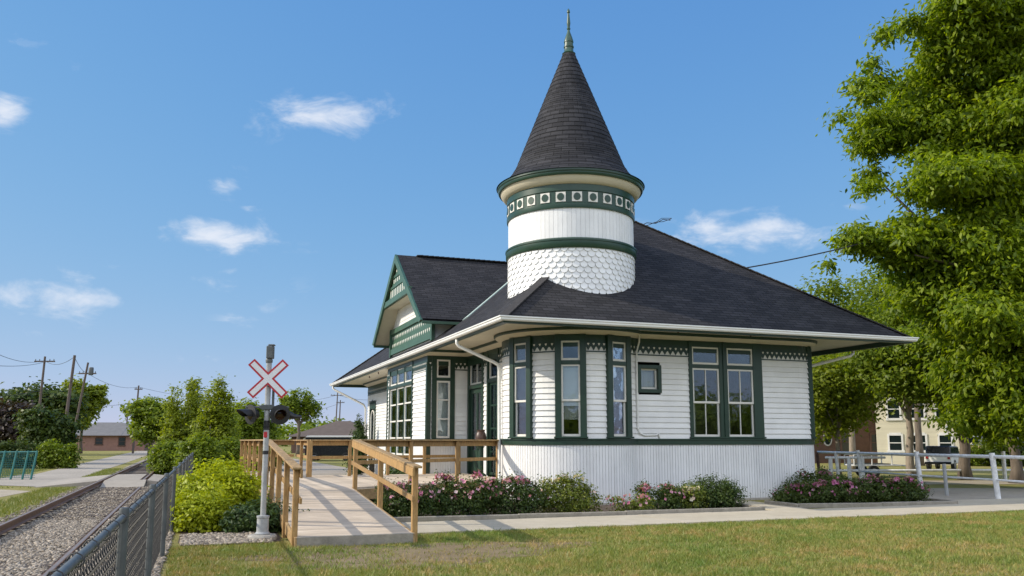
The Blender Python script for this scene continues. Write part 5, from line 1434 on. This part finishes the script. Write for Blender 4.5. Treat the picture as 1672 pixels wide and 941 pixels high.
TF=Thing('teal_mesh_fence','teal wire-mesh fence with leaning posts at the left edge beside the side road','fence',(-22,37,0))
ty=37.0; x0,x1=hx(-70,ty),hx(62,ty)
TFo=TF.org
m=MB()
for i,px in enumerate((-60,-25,8,27,46,60)):
    x=hx(px,ty); m=MB(); m.tube([(x-.14,ty,-.05),(x+.05,ty,1.22)],.045,8); m.build('post',M_teal,TF)
m=MB(); m.tube([(x0,ty,1.15),(x1,ty,1.18)],.03,8); m.build('top_rail',M_teal,TF)
m=MB()
for k in range(int((x1-x0)/.075)):
    x=x0+k*.075; m.tube([(x-.06,ty,.08),(x+.02,ty,1.15)],.009,3,False)
for k in range(14): m.tube([(x0,ty-.01,.1+k*.078),(x1,ty-.01,.1+k*.078)],.009,3,False)
m.build('mesh_panel',M_teal,TF)
GT2=Thing('white_marker_post','short white marker post by the rails beyond the chain-link fence','post',(hx(256,47),47,0)); GT2.org=(0,0,0)
m=MB(); m.tube([(0,0,-.05),(0,0,1.0)],.06,10); m.lathe([(.07,1.0),(.07,1.04),(.0,1.07)],10); m.build('post',M_wpipe,GT2)
# urn by the door
UN=Thing('door_urn','brown glazed urn standing on the platform beside the station door','urn',(-1.85,2.62,.6),plan=True)
m=MB(); m.lathe([(.0,1.50),(.11,1.50),(.16,1.60),(.17,1.75),(.14,1.88),(.11,1.92),(.13,1.96),(.12,1.97),(.09,1.92),(.0,1.85)],20,(-1.85,2.62)); m.build('bowl',M_terra,UN,smooth='auto')
m=MB(); m.lathe([(.0,.60),(.16,.60),(.16,.64),(.07,.70),(.06,1.40),(.12,1.48),(.0,1.5)],16,(-1.85,2.62)); m.build('pedestal',M_green,UN,smooth='auto')
# conifer at the far end of the wall
for lab_,px_,Y_,h_,lm_,fm_ in (('pale flowering shrub against the low outbuilding wall',1608,57,1.5,L_mid,P_white),('dark rounded shrub at the right end of the outbuilding wall',1655,56,1.9,L_dark,None)):
    shrub('foundation_shrub',lab_,'shrub',at(px_,Y_),[(0,0,h_*.5,1.2,.8,h_*.5),(.8,.1,h_*.4,.8,.7,h_*.45),(-.8,0,h_*.4,.8,.7,h_*.42)],lm_,.16,300,24,.14,'shrubs along the outbuilding',flower=fm_,nfl=60 if fm_ else 0,fs=.22)
shrub('pyramid_conifer','narrow dark green conifer standing at the far end of the station wall','conifer',wp(-2.4,19.8),[(0,0,.6,.42,.42,.6),(0,0,1.3,.34,.34,.6),(0,0,1.95,.24,.24,.55),(0,0,2.5,.12,.12,.4)],L_jun,.14,300,22,.09,None,.1,3)
shrub('leafy_plant','tuft of tall green leaves growing beside the box bay behind the railing','plant',wp(-3.4,6.2),[(0,0,.45,.45,.5,.5),(-.1,1.1,.4,.4,.6,.45)],L_jun,.22,120,20,.10,None,.05,5)

# ================================================================== CAMERA, SUN, SKY
cd=bpy.data.cameras.new('camera'); cam=bpy.data.objects.new('camera',cd); COL.objects.link(cam)
cd.sensor_width=36; cd.lens=1400/1672*36; cd.shift_y=52.5/1672; cd.clip_end=4000; cd.clip_start=.1
cam.location=(0,0,1.65); cam.rotation_euler=(R(98),0,0); SC.camera=cam
EL=R(31); SAZ=math.atan2(-1.0,-.04)
S=Vector((math.sin(SAZ)*math.cos(EL),math.cos(SAZ)*math.cos(EL),math.sin(EL)))
sd=bpy.data.lights.new('sun','SUN'); sun=bpy.data.objects.new('sun',sd); COL.objects.link(sun)
sd.energy=3.0; sd.angle=R(.55); sd.color=(1,.905,.755); sun.rotation_euler=S.to_track_quat('Z','Y').to_euler(); sun.location=(-40,10,40)
W=bpy.data.worlds.new('World'); SC.world=W; W.use_nodes=True; nt=W.node_tree; nt.nodes.clear()
SKYK=(.204,.546,1.158); SKYT=(.93,1.84,4.55)
out=nd(nt,'ShaderNodeOutputWorld'); bg=nd(nt,'ShaderNodeBackground'); bg.inputs[1].default_value=.15
sky=nd(nt,'ShaderNodeTexSky'); sky.sky_type='NISHITA'; sky.sun_disc=False; sky.sun_elevation=EL; sky.sun_rotation=SAZ%(2*PI)
sky.air_density=1.0; sky.dust_density=.0; sky.ozone_density=5.0; sky.altitude=1500
# clouds: soft patches placed by direction, broken up with noise
tc=nd(nt,'ShaderNodeTexCoord')
def cam_dir(px,py):
    th=R(8); dx=(px-836)/1400; dy=(523-py)/1400
    return Vector((dx,math.cos(th)-dy*math.sin(th),math.sin(th)+dy*math.cos(th))).normalized()
CL=[(525,185,100,40,.82),(345,385,95,32,1.15),(370,305,40,26,.6),(408,340,28,14,.45),(1210,380,165,38,.95),(75,485,120,36,.80),(0,182,40,26,.95),(400,523,44,14,.5),(440,505,30,12,.5),(370,443,24,10,.45),(20,90,110,45,.2),(320,472,140,26,.50),(470,410,60,14,.35),(355,585,80,15,.45),(1360,338,60,10,.35),(35,545,50,18,.4),(200,470,90,30,.4),(480,400,70,22,.38),(90,60,150,40,.12),(60,110,90,16,.25),(700,330,90,20,.25),(420,480,60,16,.4)]
nz=nd(nt,'ShaderNodeTexNoise',Scale=15.0,Detail=10.0,Roughness=.60,Distortion=.35); 
mpn=nd(nt,'ShaderNodeMapping'); mpn.inputs['Scale'].default_value=(1,1,2.2); nt.links.new(tc.outputs['Generated'],mpn.inputs[0]); nt.links.new(mpn.outputs[0],nz.inputs['Vector'])
tot=None
for px,py,rx,ry,am in CL:
    c=cam_dir(px,py); e1=(cam_dir(px+30,py-8)-cam_dir(px-30,py+8)); 
    right=(cam_dir(px+5,py)-cam_dir(px-5,py)).normalized(); up=right.cross(c).normalized()
    a=nd(nt,'ShaderNodeVectorMath',operation='DOT_PRODUCT'); a.inputs[1].default_value=right/(rx/1400); nt.links.new(tc.outputs['Generated'],a.inputs[0])
    b=nd(nt,'ShaderNodeVectorMath',operation='DOT_PRODUCT'); b.inputs[1].default_value=up/(ry/1400); nt.links.new(tc.outputs['Generated'],b.inputs[0])
    a2=nd(nt,'ShaderNodeMath',operation='MULTIPLY'); nt.links.new(a.outputs['Value'],a2.inputs[0]); nt.links.new(a.outputs['Value'],a2.inputs[1])
    b2=nd(nt,'ShaderNodeMath',operation='MULTIPLY_ADD'); nt.links.new(b.outputs['Value'],b2.inputs[0]); nt.links.new(b.outputs['Value'],b2.inputs[1]); nt.links.new(a2.outputs[0],b2.inputs[2])
    g=nd(nt,'ShaderNodeMath',operation='MULTIPLY'); g.inputs[1].default_value=-1.1; nt.links.new(b2.outputs[0],g.inputs[0])
    ex=nd(nt,'ShaderNodeMath',operation='EXPONENT'); nt.links.new(g.outputs[0],ex.inputs[0])
    fz=nd(nt,'ShaderNodeVectorMath',operation='DOT_PRODUCT'); fz.inputs[1].default_value=c; nt.links.new(tc.outputs['Generated'],fz.inputs[0])
    st_=nd(nt,'ShaderNodeMath',operation='GREATER_THAN'); st_.inputs[1].default_value=.5; nt.links.new(fz.outputs['Value'],st_.inputs[0])
    m_=nd(nt,'ShaderNodeMath',operation='MULTIPLY'); nt.links.new(ex.outputs[0],m_.inputs[0]); nt.links.new(st_.outputs[0],m_.inputs[1])
    m2=nd(nt,'ShaderNodeMath',operation='MULTIPLY'); m2.inputs[1].default_value=am; nt.links.new(m_.outputs[0],m2.inputs[0])
    if tot is None: tot=m2.outputs[0]
    else:
        ad=nd(nt,'ShaderNodeMath',operation='MAXIMUM'); nt.links.new(tot,ad.inputs[0]); nt.links.new(m2.outputs[0],ad.inputs[1]); tot=ad.outputs[0]
# cover = smoothstep of patch weight against noise
nn_=nd(nt,'ShaderNodeMapRange'); nn_.inputs[1].default_value=.34; nn_.inputs[2].default_value=.64; nn_.inputs[3].default_value=.0; nn_.inputs[4].default_value=1.0; nt.links.new(nz.outputs['Fac'],nn_.inputs[0])
pr_=nd(nt,'ShaderNodeMath',operation='MULTIPLY_ADD'); nt.links.new(tot,pr_.inputs[0]); pr_.inputs[1].default_value=.95; 
hh=nd(nt,'ShaderNodeMath',operation='MULTIPLY_ADD'); nt.links.new(nn_.outputs[0],hh.inputs[0]); hh.inputs[1].default_value=.68; hh.inputs[2].default_value=-.62
nt.links.new(hh.outputs[0],pr_.inputs[2])
cv_=nd(nt,'ShaderNodeMapRange'); cv_.interpolation_type='SMOOTHSTEP'; cv_.inputs[1].default_value=.065; cv_.inputs[2].default_value=.95; cv_.inputs[3].default_value=0; cv_.inputs[4].default_value=.90; nt.links.new(pr_.outputs[0],cv_.inputs[0])
# added bright broken cloud, unseen behind the camera, as fill for the shaded facade
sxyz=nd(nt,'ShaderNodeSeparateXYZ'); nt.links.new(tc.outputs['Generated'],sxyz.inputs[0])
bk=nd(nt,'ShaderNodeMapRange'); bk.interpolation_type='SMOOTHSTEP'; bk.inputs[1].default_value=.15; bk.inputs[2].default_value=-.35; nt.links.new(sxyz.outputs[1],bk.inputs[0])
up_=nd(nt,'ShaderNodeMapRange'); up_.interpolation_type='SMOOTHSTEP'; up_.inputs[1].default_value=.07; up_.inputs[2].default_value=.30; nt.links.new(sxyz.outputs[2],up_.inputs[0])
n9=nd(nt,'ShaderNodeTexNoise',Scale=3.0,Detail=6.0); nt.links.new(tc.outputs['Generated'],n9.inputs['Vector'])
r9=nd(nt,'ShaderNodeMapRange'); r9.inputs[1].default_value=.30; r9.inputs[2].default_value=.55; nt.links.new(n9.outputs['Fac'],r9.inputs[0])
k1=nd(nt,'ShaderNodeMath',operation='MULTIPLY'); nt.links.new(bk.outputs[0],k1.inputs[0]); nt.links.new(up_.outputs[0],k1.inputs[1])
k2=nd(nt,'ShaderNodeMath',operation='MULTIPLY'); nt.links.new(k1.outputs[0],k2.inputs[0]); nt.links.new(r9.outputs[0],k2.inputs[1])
# the sky's own range, compressed as a camera does
v1=nd(nt,'ShaderNodeVectorMath',operation='MULTIPLY'); v1.inputs[1].default_value=SKYK; nt.links.new(sky.outputs[0],v1.inputs[0])
v2=nd(nt,'ShaderNodeVectorMath',operation='ADD'); v2.inputs[1].default_value=(1,1,1); nt.links.new(v1.outputs[0],v2.inputs[0])
v3=nd(nt,'ShaderNodeVectorMath',operation='DIVIDE'); nt.links.new(sky.outputs[0],v3.inputs[0]); nt.links.new(v2.outputs[0],v3.inputs[1])
v4=nd(nt,'ShaderNodeVectorMath',operation='MULTIPLY'); v4.inputs[1].default_value=SKYT; nt.links.new(v3.outputs[0],v4.inputs[0])
mxs=nd(nt,'ShaderNodeMix',data_type='RGBA'); nt.links.new(cv_.outputs[0],mxs.inputs[0]); nt.links.new(v4.outputs[0],mxs.inputs[6]); mxs.inputs[7].default_value=(3.7,3.9,4.3,1)
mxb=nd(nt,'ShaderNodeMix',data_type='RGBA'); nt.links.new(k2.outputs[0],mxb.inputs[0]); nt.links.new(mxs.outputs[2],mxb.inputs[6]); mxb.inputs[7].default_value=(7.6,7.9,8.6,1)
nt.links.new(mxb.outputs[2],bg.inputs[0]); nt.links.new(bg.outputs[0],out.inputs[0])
SC.view_settings.view_transform='Standard'; SC.view_settings.look='None'; SC.view_settings.exposure=.58; SC.view_settings.gamma=1
SC.cycles.use_denoising=True
SC.cycles.max_bounces=8; SC.cycles.transparent_max_bounces=12
